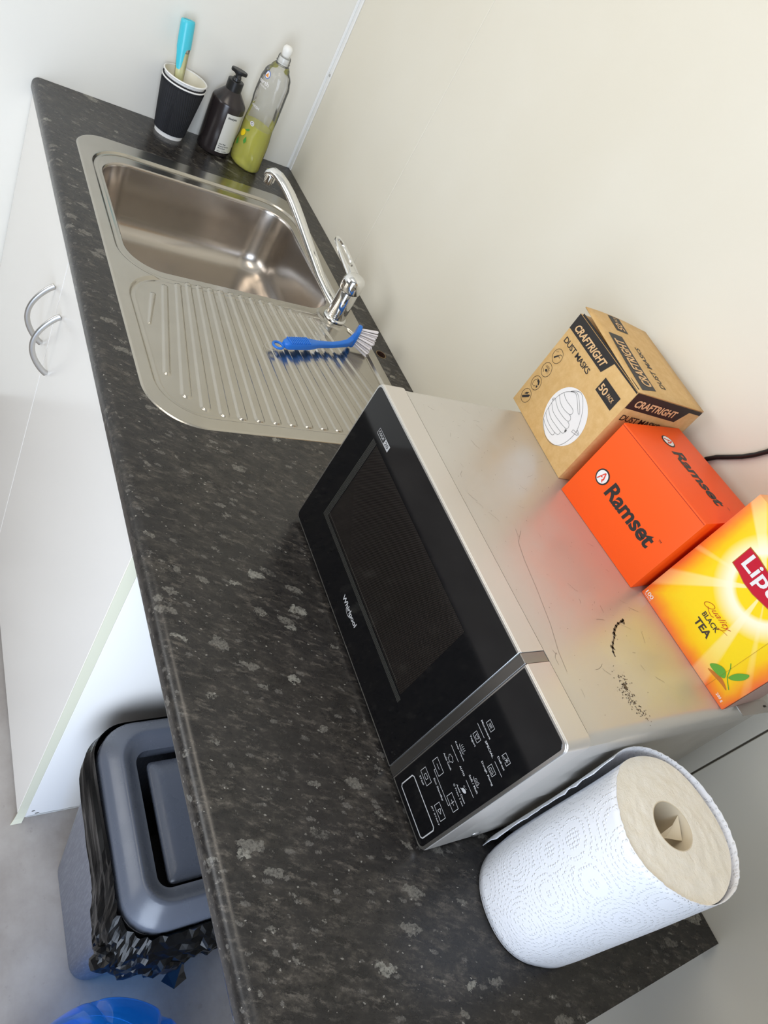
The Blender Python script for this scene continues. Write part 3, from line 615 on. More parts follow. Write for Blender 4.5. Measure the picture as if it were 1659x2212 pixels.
slab(0.3818, MW - 0.0040, Z0 + 0.0030, Z1 - 0.0034, [0.0068, 0.0068, 0.0006, 0.0006], -0.0004, 0.001, 0.0003).build('panel_glass', m_glass, pan, smooth=0.5)
FM = lambda off: flat((0, -0.0004, G), (1, 0, 0), (0, 0, 1), off)
# door window with its perforated screen and the fine printed lines
Decal().rect(57, 66, 314, 196).build('window_screen', m_screen, door, FM(0.0002))
d = Decal()
for i in range(6):
    d.line([(46.5 + i * 1.7, 58 + i * 1.3), (46.5 + i * 1.7, 197)], 0.45)
    if i < 5: d.line([(46.5 + i * 1.7, 57.5 + i * 1.5), (318.5, 57.5 + i * 1.5)], 0.40)
d.line([(55, 69), (300, 69)], 0.3)
d.build('window_border_lines', m_line, door, FM(0.0004))
d = Decal(); d.frame(45.8, 206.6, 78.0, 214.4, 0.5); d.text('COOK', 47.6, 208.6, 62.8, 212.6, 0.02); d.rect(64.6, 206.6, 78, 214.4)
d.cut().text('Whirlpool', 161, 28.8, 206, 38.4, 0.022)
d.line([(184 + 8.0 * math.cos(a), 33.2 + 5.0 * math.sin(a)) for a in [math.radians(t) for t in range(150, 400, 10)]], 0.9)
d.build('lettering', m_print, door, FM(0.0004))
Decal().text('20', 66.8, 208.2, 75.6, 213.0, 0.005).build('number', m_ink, door, FM(0.0006))
d = Decal(); w = 0.55
# display window
d.line([(395, 11), (449, 11), (451.5, 13.5), (451.5, 35.2), (449, 37.7), (395, 37.7), (392.7, 35.2), (392.7, 13.5)], 1.3, True)
for x0, x1, y0, y1 in ((394.6, 411.3, 51.8, 61.4), (394.6, 411.3, 75.8, 85.2), (432, 448.4, 75.8, 85.2), (432, 448.4, 51.8, 61.3)): d.frame(x0, y0, x1, y1, w)
d.frame(400.2, 54.6, 405.8, 58.6, w); d.line([(400, 80.5), (406, 80.5)], w); d.line([(437.4, 80.5), (443.2, 80.5)], w); d.line([(440.3, 77.8), (440.3, 83.2)], w)
d.line([(437.8, 54), (437.8, 59.2), (442.8, 56.6)], w, True)
d.text('STOP', 398, 46.2, 408.6, 48.6, 0.02); d.text('JET START', 430.2, 46.0, 451, 48.4, 0.02); d.text('Eco Standby', 409.6, 65.8, 433.4, 69.0, 0.015)
d.line([(403, 75.8), (403, 72.7), (440.4, 72.7), (440.4, 75.8)], w); d.line([(421.5, 72.7), (421.5, 71.6)], w)
d.text('Auto Cook', 395.6, 96.0, 414.2, 98.6, 0.015); d.text('Keep Warm', 394.2, 118.8, 414.6, 121.4, 0.015)
d.text('AUTO', 416, 111.1, 426.6, 113.5, 0.02); d.line([(394.5, 112.4), (412, 112.4)], w); d.line([(430.8, 112.4), (448.2, 112.4)], w)
d.text('Auto Clean', 428.4, 96.2, 448, 98.4, 0.015); d.text('Press 3 sec', 430.6, 92.2, 449, 94.2, 0.01); d.ering(427.6, 93.2, 1.2, 1.2, 0.35, 16); d.line([(427.6, 94), (427.6, 93.2), (428.2, 93.2)], 0.3)
d.text('Soft / Melt', 428.8, 118.6, 447.4, 121.2, 0.015); d.text('Yogurt', 398.4, 142.0, 410.6, 145.0, 0.015); d.text('Dough Rising', 425.4, 142.0, 449.6, 145.0, 0.015)
d.text('SPECIAL', 412.4, 158.6, 429.4, 161.2, 0.02); d.line([(394.3, 159.9), (409.2, 159.9)], w); d.line([(433.1, 159.9), (448, 159.9)], w)
d.text('Microwave', 394.4, 165.4, 413.9, 167.8, 0.015); d.text('Defrost', 431, 165.4, 444.6, 167.8, 0.015)
# icons
d.frame(399.2, 171.2, 409.0, 177.8, 0.45)
for k in (-1.2, 0, 1.2): d.line([(401.8, 174.5 + k), (403, 174.9 + k), (404.2, 174.3 + k), (405.6, 174.9 + k), (406.6, 174.5 + k)], 0.35)
d.line([(433.6, 172.5), (432.6, 171.4), (432.6, 178), (442.6, 178), (442.6, 171.4), (439.4, 171.4)], 0.45)
for a in range(3): c, s = 2.3 * math.cos(a * math.pi / 3), 2.3 * math.sin(a * math.pi / 3); d.line([(438.8 - c, 174.9 - s), (438.8 + c, 174.9 + s)], 0.4)
d.ering(435.2, 172.6, 1.1, 1.1, 0.4, 14)
d.frame(399.4, 147.8, 409.0, 154.4, 0.45); d.line([(402, 152.6), (402.6, 149.4), (405.8, 149.4), (406.4, 152.6)], 0.4); d.line([(401.4, 152.6), (407, 152.6)], 0.4); d.line([(404.2, 152.6), (405.2, 153.7)], 0.4)
d.frame(433, 147.8, 442.8, 154.4, 0.45); d.line([(434.6, 150.2), (436, 152.2), (437.9, 151.2), (439.8, 152.2), (441.3, 150.2)], 0.4); d.line([(434.4, 149.3), (441.4, 149.3)], 0.4)
d.line([(398.8, 124.6), (400.2, 123.2), (408.4, 123.2), (409.6, 124.6)], 0.5)
for k in range(4): d.line([(401 + k * 2.1, 124.6), (401.5 + k * 2.1, 125.6), (400.8 + k * 2.1, 126.8), (401.3 + k * 2.1, 128.4)], 0.4)
d.line([(402.2, 100.4), (407, 100.4), (407.2, 102.4), (409, 103.6), (408.4, 105.6), (406.2, 106), (404.6, 107), (402.8, 106), (400.8, 105.6), (400.3, 103.6), (402, 102.4)], 0.45, True)
d.line([(432.6, 124.6), (434, 123.2), (442.2, 123.2), (443.6, 124.6)], 0.5); d.line([(434.6, 124.6), (435.6, 127.2), (439, 126.4), (440.6, 128.2), (441.6, 124.6), (438.4, 125.2)], 0.4, True)
d.ell(437.6, 103.2, 3.4, 2.1, 20, 0.5); d.ering(434.6, 106.2, 0.9, 0.9, 0.35, 12); d.line([(437, 106.6), (438.2, 107.6)], 0.4); d.line([(435.4, 101.2), (433.8, 100.4)], 0.8)
tag(d.build('panel_print', m_print, pan, FM(0.0004)), kind='stuff')
MB().lathe([(0.006, -0.0006), (0.0058, 0.0012), (0.0036, 0.0026), (0.0006, 0.0030)], 24).build('side_screw', m_satin, mw, smooth=1.0); s_ = mw.children[-1]; s_.location = (MW - 0.0022, 0.073, G + 0.009); s_.rotation_euler = (0, math.pi / 2, 0)
for fx in (0.04, MW - 0.04):
    for fy in (0.055, MD - 0.045): MB().lathe([(0.012, 0.0), (0.013, 0.001), (0.013, G + 0.0025)], 20, (fx, fy)).build('foot', m_blackp, mw, smooth=0.6)
# worn stains and scratches on top of the casing
d = Decal(); rn = random.Random(2)
def blot(cx, cy, rx, ry, rot=0, n=16):
    c, k = math.cos(rot), math.sin(rot); P = []
    for i in range(n):
        a = 2 * math.pi * i / n; q = 1 + rn.uniform(-0.3, 0.3); x, y = rx * q * math.cos(a), ry * q * math.sin(a); P.append((cx + x * c - y * k, cy + x * k + y * c))
    d.poly(P)
tr = [(341, 178), (343, 173), (345, 166), (348, 160), (352, 154), (356, 150), (361, 146), (367, 139), (372, 134), (377, 131), (382, 130)]
for (a, b), (c, e) in zip(tr, tr[1:]): d.line([(a, b), (c, e)], rn.uniform(1.2, 2.6)); blot(a, b, 1.7, 1.2)
blot(344, 176, 3.0, 2.0); blot(357, 149, 2.6, 1.6, 0.7); blot(372, 134, 3.2, 2.0, 0.6); blot(414.5, 118.5, 3.6, 2.6)
for i in range(150):
    t = rn.random(); x = 398 + 52 * t + rn.gauss(0, 3.5); y = 124 - 8 * math.sin(t * 3) + rn.gauss(0, 4.0); blot(x, y, rn.uniform(0.3, 1.1), rn.uniform(0.25, 0.7), rn.random() * 3, 7)
for i in range(90): blot(rn.uniform(15, 440), rn.uniform(40, 215), rn.uniform(0.25, 0.7), rn.uniform(0.15, 0.4), rn.random() * 3, 6)
for i in range(46):
    x, y, a, l = rn.uniform(20, 430), rn.uniform(45, 205), rn.gauss(0.9, 0.8), rn.uniform(3, 16); P = [(x, y)]
    for _ in range(4): a += rn.gauss(0, 0.22); x += l / 4 * math.cos(a); y += l / 4 * math.sin(a); P.append((x, y))
    d.line(P, rn.uniform(0.12, 0.26))
d.line([(222, 96), (238, 82), (262, 76), (300, 70), (340, 62), (372, 52), (392, 49)], 0.28)
tag(d.build('stain', m_stain, mw, flat((0, 0, G + MH - 0.0012), (1, 0, 0), (0, 1, 0), 0.00025)), kind='stuff')

# ------------------------------------------------------------------ boxes on the microwave
ZT = H + G + MH - 0.0010
def carton(name, x, y, a, w, d_, h, mt, label, cat='box', bev=0.0009):
    r = root(name, (x, y, ZT), a, label, cat); MB().box(0, w, 0, d_, 0, h).build('carton', mt, r, bevel=bev, seg=2); return r
# dust mask box, lid flap slightly open
w, dd, h = 0.1511, 0.1243, 0.1487
bx = root('dust_mask_box', (1.1466, -0.1379, ZT), -0.0974, 'brown cardboard box of dust masks with a half open lid', 'box')
b_ = MB().box(0, w, 0, dd, 0, h - 0.0015).build('carton', m_kraft, bx, bevel=0.0008)
lid = MB(); n = 10; A, B = [], []
for i in range(n + 1):
    t = i / n; y = 0.0005 + t * (dd + 0.0015); lift0 = 0.0125 * math.exp(-((1 - t) * 2.0) ** 2) * 0 + 0.010 * math.sin(math.pi * min(1, 0.15 + t * 0.85)) ; A.append((y, lift0))
rows = []
for i in range(n + 1):
    t = i / n; y = -0.0002 + t * (dd + 0.0002); row = []
    for j in range(9):
        s = j / 8; lift = 0.0085 * (1 - s) ** 1.3 * (1 + 0.35 * math.sin(math.pi * t)) * (1 - 0.5 * t)
        row.append((-0.003 * (1 - s) * t + s * w, y, h + 0.0002 + lift))
    rows.append(row)
vs = [p for r in rows for p in r]; fs = [(i * 9 + j, i * 9 + j + 1, (i + 1) * 9 + j + 1, (i + 1) * 9 + j) for i in range(n) for j in range(8)]
lid.add(vs, fs); lm = lid.build('lid_flap', m_kraft, bx, smooth=1.0, fix=False); sdm = lm.modifiers.new('s', 'SOLIDIFY'); sdm.thickness = 0.0012; sdm.offset = -1
def lidmap(u, v):
    t = min(max(v / dd, 0), 1); s = min(max(u / w, 0), 1); lift = 0.0085 * (1 - s) ** 1.3 * (1 + 0.35 * math.sin(math.pi * t)) * (1 - 0.5 * t)
    return Vector((u - 0.003 * (1 - s) * t, v, h + 0.0006 + lift))
MB().box(0.004, w - 0.004, 0.001, 0.0022, h - 0.002, h + 0.0010).build('shaded_tuck_edge', m_inkb, bx)  # tuck flap edge coloured black to give the shaded gap under the lid
MF = flat((0, 0, 0), (1, 0, 0), (0, 0, 1), 0.0003); MF2 = flat((0, 0, 0), (1, 0, 0), (0, 0, 1), 0.0006)
d = Decal(); d.poly([(0.4, 148.6), (0.4, 124.6), (88.8, 124.6), (96.5, 144.2), (150.6, 144.8), (150.6, 146.9), (0.4, 147.0)]); d.rect(100.4, 106.6, 138.6, 126)
d.text('DUST MASKS', 7, 107.6, 74.6, 115.6, 0.012, space=0.9)
for i, (x, z) in enumerate(((16, 89.2), (16, 66), (16.3, 42.9), (16.5, 20.2))): d.ering(x, z, 9.6, 9.6, 0.55, 36)
# pictograms: sprayed tool, dusty hand, sneezing face, sanding block
d.poly([(11, 85), (13, 83.5), (17.5, 90), (16, 91)]).line([(16.5, 90.5), (19, 94), (21.5, 94)], 0.7).line([(17, 90.5), (21, 90)], 0.6)
for k in range(3): d.line([(9.5 + k * 1.5, 91 + k), (8.6 + k * 1.5, 93 + k)], 0.35)
for a in range(7): q_ = 2 * math.pi * a / 14 - 0.4; d.line([(16 + 2.4 * math.cos(q_), 66 + 2.4 * math.sin(q_)), (16 + 5.6 * math.cos(q_), 66 + 5.6 * math.sin(q_))], 0.5)
d.ell(16, 65, 2.2, 1.7, 14).line([(9.5, 63), (13, 62), (13.5, 60)], 0.5).line([(11, 68), (12.5, 70)], 0.6)
d.line([(12, 37), (10.6, 42), (11.5, 45), (14, 46.6), (13.6, 49)], 0.5).line([(12, 37), (17, 37.6), (18, 40)], 0.5).poly([(15, 49), (20, 48.5), (22.5, 45), (21.5, 42.5), (19, 45), (15.5, 46)]).poly([(20, 42), (22.8, 42), (22, 38.6), (19.6, 39.8)])
d.poly([(10, 15), (13, 13.4), (22, 22), (22, 26), (19, 24)]).poly([(11.6, 19.5), (16.6, 23), (17.6, 27), (13, 23.6)])
d.build('black_print', m_inkb, b_, MF)
d = Decal(); d.text('CRAFTRIGHT', 9.8, 128.2, 86.2, 138.6, 0.03, shear=0.05); d.cut().text('50', 102.6, 110.4, 117.8, 120.2, 0.02); d.text('PACK', 120.6, 112.6, 133.6, 118.4, 0.01); d.build('band_lettering', m_krafttext, b_, MF2)
Decal().ell(92.5, 52.7, 38.2, 46.0 - 8.6, 56).build('white_disc', m_whiteprint, b_, MF)
d = Decal()
# line drawing of a ribbed mask, nose to the left and the strap clip low on the right
DR = {
    'body': [(65.5, 69.9), (67.9, 73.4), (72.4, 77.7), (78.7, 82.1), (83.5, 82.4), (88.3, 80.6), (105.1, 70.6), (107.8, 70.9), (108.0, 72.7), (94.8, 80.4), (87.3, 84.1), (82.4, 84.6), (77.9, 82.6), (72.4, 77.7), (74.5, 80.6), (80.0, 85.5), (85.7, 88.8), (91.0, 88.7), (99.2, 84.5), (108.8, 77.3), (116.3, 68.0), (122.5, 57.5), (123.4, 51.9), (123.2, 42.0), (120.8, 32.0), (115.1, 22.4), (106.3, 16.3), (94.8, 13.9), (83.6, 16.3), (73.7, 21.4), (66.5, 26.5), (64.0, 32.1), (61.7, 40.6), (60.7, 47.5), (60.6, 55.1), (62.2, 63.1), (65.5, 69.9)],
    'r0': [(65.5, 69.9), (71.2, 67.5), (80.0, 66.7), (89.3, 67.7), (95.9, 67.6), (99.0, 64.8), (98.1, 61.0), (93.6, 59.0), (83.4, 57.1), (74.1, 57.4), (67.1, 59.8), (62.2, 63.1)],
    'r1': [(96.8, 59.8), (100.1, 60.1), (103.4, 57.5), (102.9, 53.5), (96.3, 51.3), (82.8, 50.0), (72.7, 50.8), (60.6, 55.1)],
    'r2': [(102.0, 52.6), (106.0, 52.9), (109.4, 49.8), (108.4, 46.1), (102.5, 44.3), (87.3, 42.6), (75.7, 42.0), (69.0, 43.4), (60.7, 47.5)],
    'r3': [(106.4, 44.8), (109.6, 42.1), (108.9, 38.5), (104.9, 36.7), (91.0, 35.6), (77.7, 34.6), (68.8, 36.7), (61.6, 40.2)],
    'r4': [(103.2, 36.4), (105.1, 34.4), (103.9, 31.4), (100.2, 29.4), (88.7, 28.0), (75.4, 28.4), (64.5, 32.6)],
    'r5': [(97.5, 29.4), (98.7, 26.6), (97.7, 24.3), (94.4, 23.0), (83.1, 22.5), (73.2, 23.6), (68.4, 25.7)],
    'clip': [(116.8, 53.2), (117.4, 49.9), (127.4, 53.4), (126.5, 55.7), (116.8, 53.2)],
    'clip2': [(122.5, 55.6), (122.9, 57.9), (128.2, 56.7), (128.5, 54.4)],
    'nose': [(59.8, 49.3), (57.7, 51.0), (57.6, 53.3), (60.1, 55.0)],
    'nose2': [(58.0, 51.2), (60.8, 52.7)],
}
def smooth_(P, cl=True):
    for _ in range(2):
        Q = []
        for i in range(len(P) if cl else len(P) - 1):
            a, b = P[i], P[(i + 1) % len(P)]; Q += [(a[0] * .75 + b[0] * .25, a[1] * .75 + b[1] * .25), (a[0] * .25 + b[0] * .75, a[1] * .25 + b[1] * .75)]
        P = Q if cl else [P[0]] + Q + [P[-1]]
    return P
for k_, l_ in DR.items(): d.line(l_ if k_.startswith('clip') else smooth_(l_, False), 0.42)
d.ell(*[(89.6 + 19.5)] [:1], 43.5, 1.6, 2.2, 14)
d.build('mask_drawing', m_inkg, b_, MF2)
for zz_ in (0,):
    d = Decal(); d.poly([(42, 16), (43.5, 40.5), (140, 38.5), (146, 9)]); d.rect(2, 39, 31, 62); d.text('DUST MASKS', 129.6, 65.6, 56.5, 56.0, 0.012); d.build('black_print', m_inkb, lm, lidmap, sub=0.012)
    d = Decal(); d.text('CRAFTRIGHT', 135.5, 36, 52.5, 18.5, 0.03); d.cut().text('50', 28, 58, 15, 44, 0.02); d.text('PACK', 12.6, 54, 4, 47); d.build('band_lettering', m_krafttext, lm, lambda u, v: lidmap(u, v) + Vector((0, 0, 0.0003)), sub=0.012)
MR = flat((w, 0, 0), (0, 1, 0), (0, 0, 1), 0.0003); MR2 = flat((w, 0, 0), (0, 1, 0), (0, 0, 1), 0.0006)
d = Decal(); d.poly([(0.6, 147.0), (0.6, 123.4), (93, 123.4), (103, 141.6), (123.6, 141.6), (123.6, 147.0)]); d.text('DUST MASKS', 7.5, 106, 77, 114.5, 0.012, space=0.9); d.build('side_print', m_inkb, b_, MR)
Decal().text('CRAFTRIGHT', 10, 128, 86, 138.4, 0.03).build('side_band_lettering', m_krafttext, b_, MR2)

# orange fixings box
w, dd, h = 0.1500, 0.1212, 0.1167
rb = carton('fixings_box', 1.3160, -0.1615, 0.0727, w, dd, h, m_orange, 'plain orange cardboard box with black lettering between the other two boxes')
rb_c = rb.children[0]
MB().box(0.0006, w - 0.0006, -0.0001, 0.0009, h - 0.0028, h - 0.0020).build('lid_seam', mat('seam_shadow', lin(176, 48, 10), 0.7), rb)
d = Decal(); d.ell(28.4, 54.8, 9.9, 9.9); d.cut().text('Ramset', 44.5, 43.0, 127.6, 63.8, 0.030, shear=0.02, space=0.98); d.cut().text('TM', 129.4, 62.2, 133.8, 64.6)
d.build('black_lettering', m_inkb, rb_c, MF)
Decal().ell(28.4, 54.8, 8.1, 8.1).build('white_disc', m_whiteprint, rb_c, MF2)
RL = [(0, 0), (1.6, 0), (3.2, 5), (5.2, 5), (5.6, 6.4), (3.8, 6.6), (5.6, 11), (7.6, 5), (6.4, 3), (8.4, 1.4), (10.2, 0.6), (8.6, 3.4), (9.6, 5.2), (6.4, 12.6), (5, 12.6)]
Decal().poly([(23.4 + x, 48.8 + y) for x, y in RL]).build('red_mark', m_redlogo, rb_c, flat((0, 0, 0), (1, 0, 0), (0, 0, 1), 0.0009))
TM1, TM2, TM3 = (flat((0, 0, h), (1, 0, 0), (0, 1, 0), o_) for o_ in (0.0003, 0.0006, 0.0009))
d = Decal(); d.ell(26.2, 65.4, 9.9, 9.9); d.cut().text('Ramset', 44, 53.4, 127, 74.6, 0.030, shear=0.03, space=0.98); d.cut().text('TM', 128.6, 73.2, 133, 75.4)
d.build('lid_lettering', m_inkb, rb_c, TM1); Decal().ell(26.2, 65.4, 8.1, 8.1).build('white_disc', m_whiteprint, rb_c, TM2)
Decal().poly([(21.2 + x, 59.2 + y) for x, y in RL]).build('red_mark', m_redlogo, rb_c, TM3)

# tea box: printed sunburst
w, dd, h = 0.1504, 0.0820, 0.1732
m_tea = mat('tea_box_print', lin(252, 196, 10), 0.32)
q = NT(m_tea); tc2 = q.n('TexCoord'); sp_ = q.n('SeparateXYZ', i_0=tc2.outputs['Object']); sx_, sy_, sz_ = sp_.outputs
ux = q.math('SUBTRACT', sx_, 0.078); uz = q.math('SUBTRACT', sz_, 0.118); rr_ = q.math('SQRT', q.math('ADD', q.math('MULTIPLY', ux, ux), q.math('MULTIPLY', uz, uz)))
ang = q.math('ARCTAN2', uz, ux); ray_ = q.math('ADD', q.math('SINE', q.math('MULTIPLY', ang, 13.0)), q.math('MULTIPLY', q.math('SINE', q.math('ADD', q.math('MULTIPLY', ang, 5.0), 1.2)), 0.7))
edge = q.math('MINIMUM', q.math('MINIMUM', sx_, q.math('SUBTRACT', w, sx_)), q.math('MULTIPLY', sz_, 0.8)); nzt = q.noise(tc2.outputs['Object'], 22, 3)
g = q.math('ADD', q.math('MULTIPLY', edge, 34.0), q.math('MULTIPLY', q.math('SUBTRACT', nzt, 0.5), 0.5))
bg = q.ramp(g, [(0.0, lin(240, 104, 52)), (0.28, lin(250, 150, 30)), (0.62, lin(252, 200, 8)), (1.0, lin(250, 214, 20))])
rayc = q.ramp(q.math('MULTIPLY_ADD', ray_, 0.4, 0.5), [(0.80, (0, 0, 0)), (0.97, (1, 1, 1))]); rf_ = q.ramp(q.math('MULTIPLY', rr_, 10.0), [(0.30, (1, 1, 1)), (0.95, (0.35,) * 3)])
bg = q.mix(q.math('MULTIPLY', rayc, q.math('MULTIPLY', rf_, 0.85)), bg, lin(255, 236, 170))
glow = q.ramp(q.math('MULTIPLY', rr_, 10.0), [(0.30, (0, 0, 0)), (0.355, (1, 1, 1)), (0.40, (0.9,) * 3), (0.56, (0, 0, 0))]); bg = q.mix(glow, bg, lin(255, 247, 214)); q.base(bg)
tb = root('tea_box', (1.4713, -0.1348, ZT), 0.027, 'yellow and orange tea bag box with a sunburst at the right edge', 'box')
tcn = MB().box(0, w, 0, dd, 0, h).build('carton', m_tea, tb, bevel=0.0009)
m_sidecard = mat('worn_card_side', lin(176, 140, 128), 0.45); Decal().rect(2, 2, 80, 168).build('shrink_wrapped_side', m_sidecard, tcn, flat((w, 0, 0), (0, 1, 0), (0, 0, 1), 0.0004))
m_red = mat('label_red', lin(196, 20, 48), 0.35); m_gold = mat('label_gold_edge', lin(186, 128, 40), 0.4); m_brown = mat('brown_ink', lin(66, 52, 40), 0.5); m_script = mat('script_red', lin(196, 66, 24), 0.5)
def ribbon(g): 
    P = [(36.5 - g, 131.5 + g), (37.4 - g, 107.6 - g), (48, 106.6 - g), (60, 103.8 - g), (74, 103.6 - g), (92, 106.6 - g), (112, 110.5 - g), (124 + g, 111 - g), (124 + g, 135 + g), (112, 135.4 + g), (92, 131.5 + g), (76, 128.6 + g), (60, 130.2 + g), (48, 131.6 + g)]
    return P
Decal().poly(ribbon(0.8)).build('label_edge', m_gold, tcn, MF); Decal().poly(ribbon(0)).build('red_label', m_red, tcn, MF2)
Decal().text('Lipton', 43.5, 108.2, 118, 130.0, 0.02).build('white_lettering', m_whiteprint, tcn, flat((0, 0, 0), (1, 0, 0), (0, 0, 1), 0.0009))
d = Decal(); d.text('100', 3.4, 4.6, 14.8, 9.4, 0.01); d.cut().text('TEA BAGS', 3.6, 2.2, 15.0, 3.8); d.cut().text('200 g', 134.0, 4.2, 144.0, 8.2, 0.01); d.build('small_lettering', m_whiteprint, tcn, MF)
d = Decal(); d.text('BLACK', 60, 45.2, 84.6, 51.0, 0.02); d.cut().text('TEA', 60.2, 32.6, 84.2, 41.2, 0.03); d.build('brown_lettering', m_brown, tcn, MF)
d = Decal(); d.ering(58, 58.4, 6.2, 3.0, 0.6, 30, 0.5); d.line(smooth_([(58, 56), (62, 53.6), (68, 52.5), (70, 54)], False), 0.6); d.text('uality', 64.5, 54.4, 90.5, 62.8, -0.004, shear=0.25); d.line(smooth_([(88, 57), (86, 52), (80, 50.2), (86, 53), (93, 54.4)], False), 0.35); d.build('script_lettering', m_script, tcn, MF)
m_lg = mat('tea_leaf_green', lin(96, 160, 50), 0.45)
d = Decal(); d.poly(smooth_([(127.5, 24.5), (121, 31), (112, 28.5), (104.6, 19.0), (113, 18.4), (122, 20.5)])); d.poly(smooth_([(127, 28), (128, 37), (132, 44), (137.4, 50.4), (138.6, 42), (134.6, 33), (129.4, 27.6)])); d.line([(137.6, 20.6), (131, 24.4), (126.5, 27.5), (121.5, 36), (117.8, 39.6)], 0.9)
d.build('tea_leaves', m_lg, tcn, MF2); Decal().poly(smooth_([(127, 22), (118, 20), (106, 14), (118, 15), (128, 17), (140, 17)])).build('leaf_shadow_print', mat('leaf_shadow_ink', lin(190, 110, 30), 0.5), tcn, MF)
Decal().line([(122.2, 0.4), (122, 40), (121.3, 84), (121.3, 172)], 0.25).build('tear_line', m_gold, tcn, MF2)

# pressed metal tag lying on the microwave behind the tea box
tg = root('metal_tag', (1.628, -0.066, ZT), 1.52, 'small flat metal tag beside the tea box at the oven edge', 'tag')
MB().loft([[(a, b, z) for a, b in rrect(-0.035, 0.024, -0.007, 0.007, 0.002, 3)] for z in (0, 0.0012)]).build('plate', m_satin, tg)
Decal().poly([(14, -1.1), (19, -1.1), (19, 1.1), (14, 1.1)]).build('slot', m_dark, tg, flat((0, 0, 0.0012), (1, 0, 0), (0, 1, 0), 0.0003))

# ------------------------------------------------------------------ power cable on the wall
cb = MB().tube([(1.336, -0.013, H + 0.10), (1.337, -0.012, H + 0.22), (1.339, -0.006, 1.18), (1.3415, -0.0045, 1.215), (1.346, -0.0040, 1.240), (1.3535, -0.0040, 1.2515), (1.364, -0.0040, 1.2630), (1.375, -0.0040, 1.2755), (1.3840, -0.0042, 1.2885), (1.391, -0.0045, 1.3015), (1.397, -0.006, 1.325), (1.400, -0.010, 1.37), (1.400, -0.022, 1.43)], 0.0031, 12).build('power_cable', m_blackp, smooth=1.2)
tag(cb, 'black power cable running up the wall from behind the orange box', 'cable')

# ------------------------------------------------------------------ paper towel roll
m_paper = mat('embossed_paper', lin(240, 240, 243), 0.75)
q = NT(m_paper); uvc = q.coord(which='UV'); vo = q.n('TexVoronoi', i_Vector=uvc, i_Scale=20.0, i_Randomness=0.55); ringv = q.math('MULTIPLY_ADD', q.math('SINE', q.math('MULTIPLY', vo.outputs['Distance'], 66.0)), 0.5, 0.5)
dots = q.n('TexVoronoi', i_Vector=uvc, i_Scale=270.0, i_Randomness=0.25); dd_ = q.ramp(dots.outputs['Distance'], [(0.22, (1, 1, 1)), (0.42, (0, 0, 0))])
q.bump(q.math('MULTIPLY', q.ramp(ringv, [(0.45, (0, 0, 0)), (0.8, (1, 1, 1))]), dd_), 0.65, 0.0011)
m_rollend = mat('roll_end_paper', lin(228, 214, 192), 0.85); q = NT(m_rollend); co = q.coord((1, 1, 0.05)); q.bump(q.noise(co, 140, 6, 0.7), 0.7, 0.0022); q.base(q.mix(q.noise(co, 60, 4), lin(244, 235, 216), lin(251, 246, 236)))
m_core = mat('cardboard_core', lin(222, 208, 182), 0.8)
PX, PY, PR, PH = 1.7020, -0.2590, 0.0665, 0.2190
pr = root('paper_towel_roll', (PX, PY, H), 0, 'white embossed paper towel roll standing on end beside the microwave', 'paper towel')
def shell(fn, n, zs_):
    loops = []; uv = []
    for z in zs_:
        for i in range(n + 1):
            a, r = fn(i / n, z); loops.append((r * math.cos(a), r * math.sin(a), z)); uv.append((a * PR, z))
    fs = [(k * (n + 1) + i, k * (n + 1) + i + 1, (k + 1) * (n + 1) + i + 1, (k + 1) * (n + 1) + i) for k in range(len(zs_) - 1) for i in range(n)]
    return MB().add(loops, fs, uv=uv)
zs_ = [0.001 + (PH - 0.001) * i / 20 for i in range(21)]
def lump(a, z): return 0.0009 * math.sin(5 * a + 11 * z) + 0.0007 * math.sin(3 * a - 30 * z) + 0.0020 * math.exp(-(z / 0.02) ** 2) * -1
shell(lambda t, z: (2 * math.pi * t, PR + lump(2 * math.pi * t, z)), 120, zs_).build('wound_sheets', m_paper, pr, smooth=3.2, fix=False)
hr = 0.0228
lo = []
for k in range(15):
    f = k / 14; r0 = hr + (PR - hr) * f
    lo.append([((r0 + (lump(2 * math.pi * i / 120, PH) if k == 14 else 0)) * math.cos(2 * math.pi * i / 120), (r0 + (lump(2 * math.pi * i / 120, PH) if k == 14 else 0)) * math.sin(2 * math.pi * i / 120), PH + (0.0011 * noise.noise(Vector((r0 * 90, i * 0.35 * f, 2))) if 0 < k < 14 else 0)) for i in range(120)])
MB().loft(lo, False, False).build('end_face', m_rollend, pr, smooth=3.2, fix=False)
MB().lathe([(hr, PH), (hr - 0.0008, PH), (hr - 0.0008, 0.0005), (hr, 0.0005)], 48, c0=False, c1=False).build('cardboard_core', m_core, pr, smooth=0.8)
a0 = -0.25
MB().add([((hr - 0.001) * math.cos(1.9), (hr - 0.001) * math.sin(1.9), PH - 0.004), ((hr - 0.001) * math.cos(0.9), (hr - 0.001) * math.sin(0.9), PH - 0.012), (0.006, 0.002, PH - 0.016), (-0.001, 0.010, PH - 0.008), (0.004, -0.006, PH - 0.030)], [(0, 3, 2, 1), (3, 4, 2)]).build('torn_core_flap', m_core, pr, fix=False)
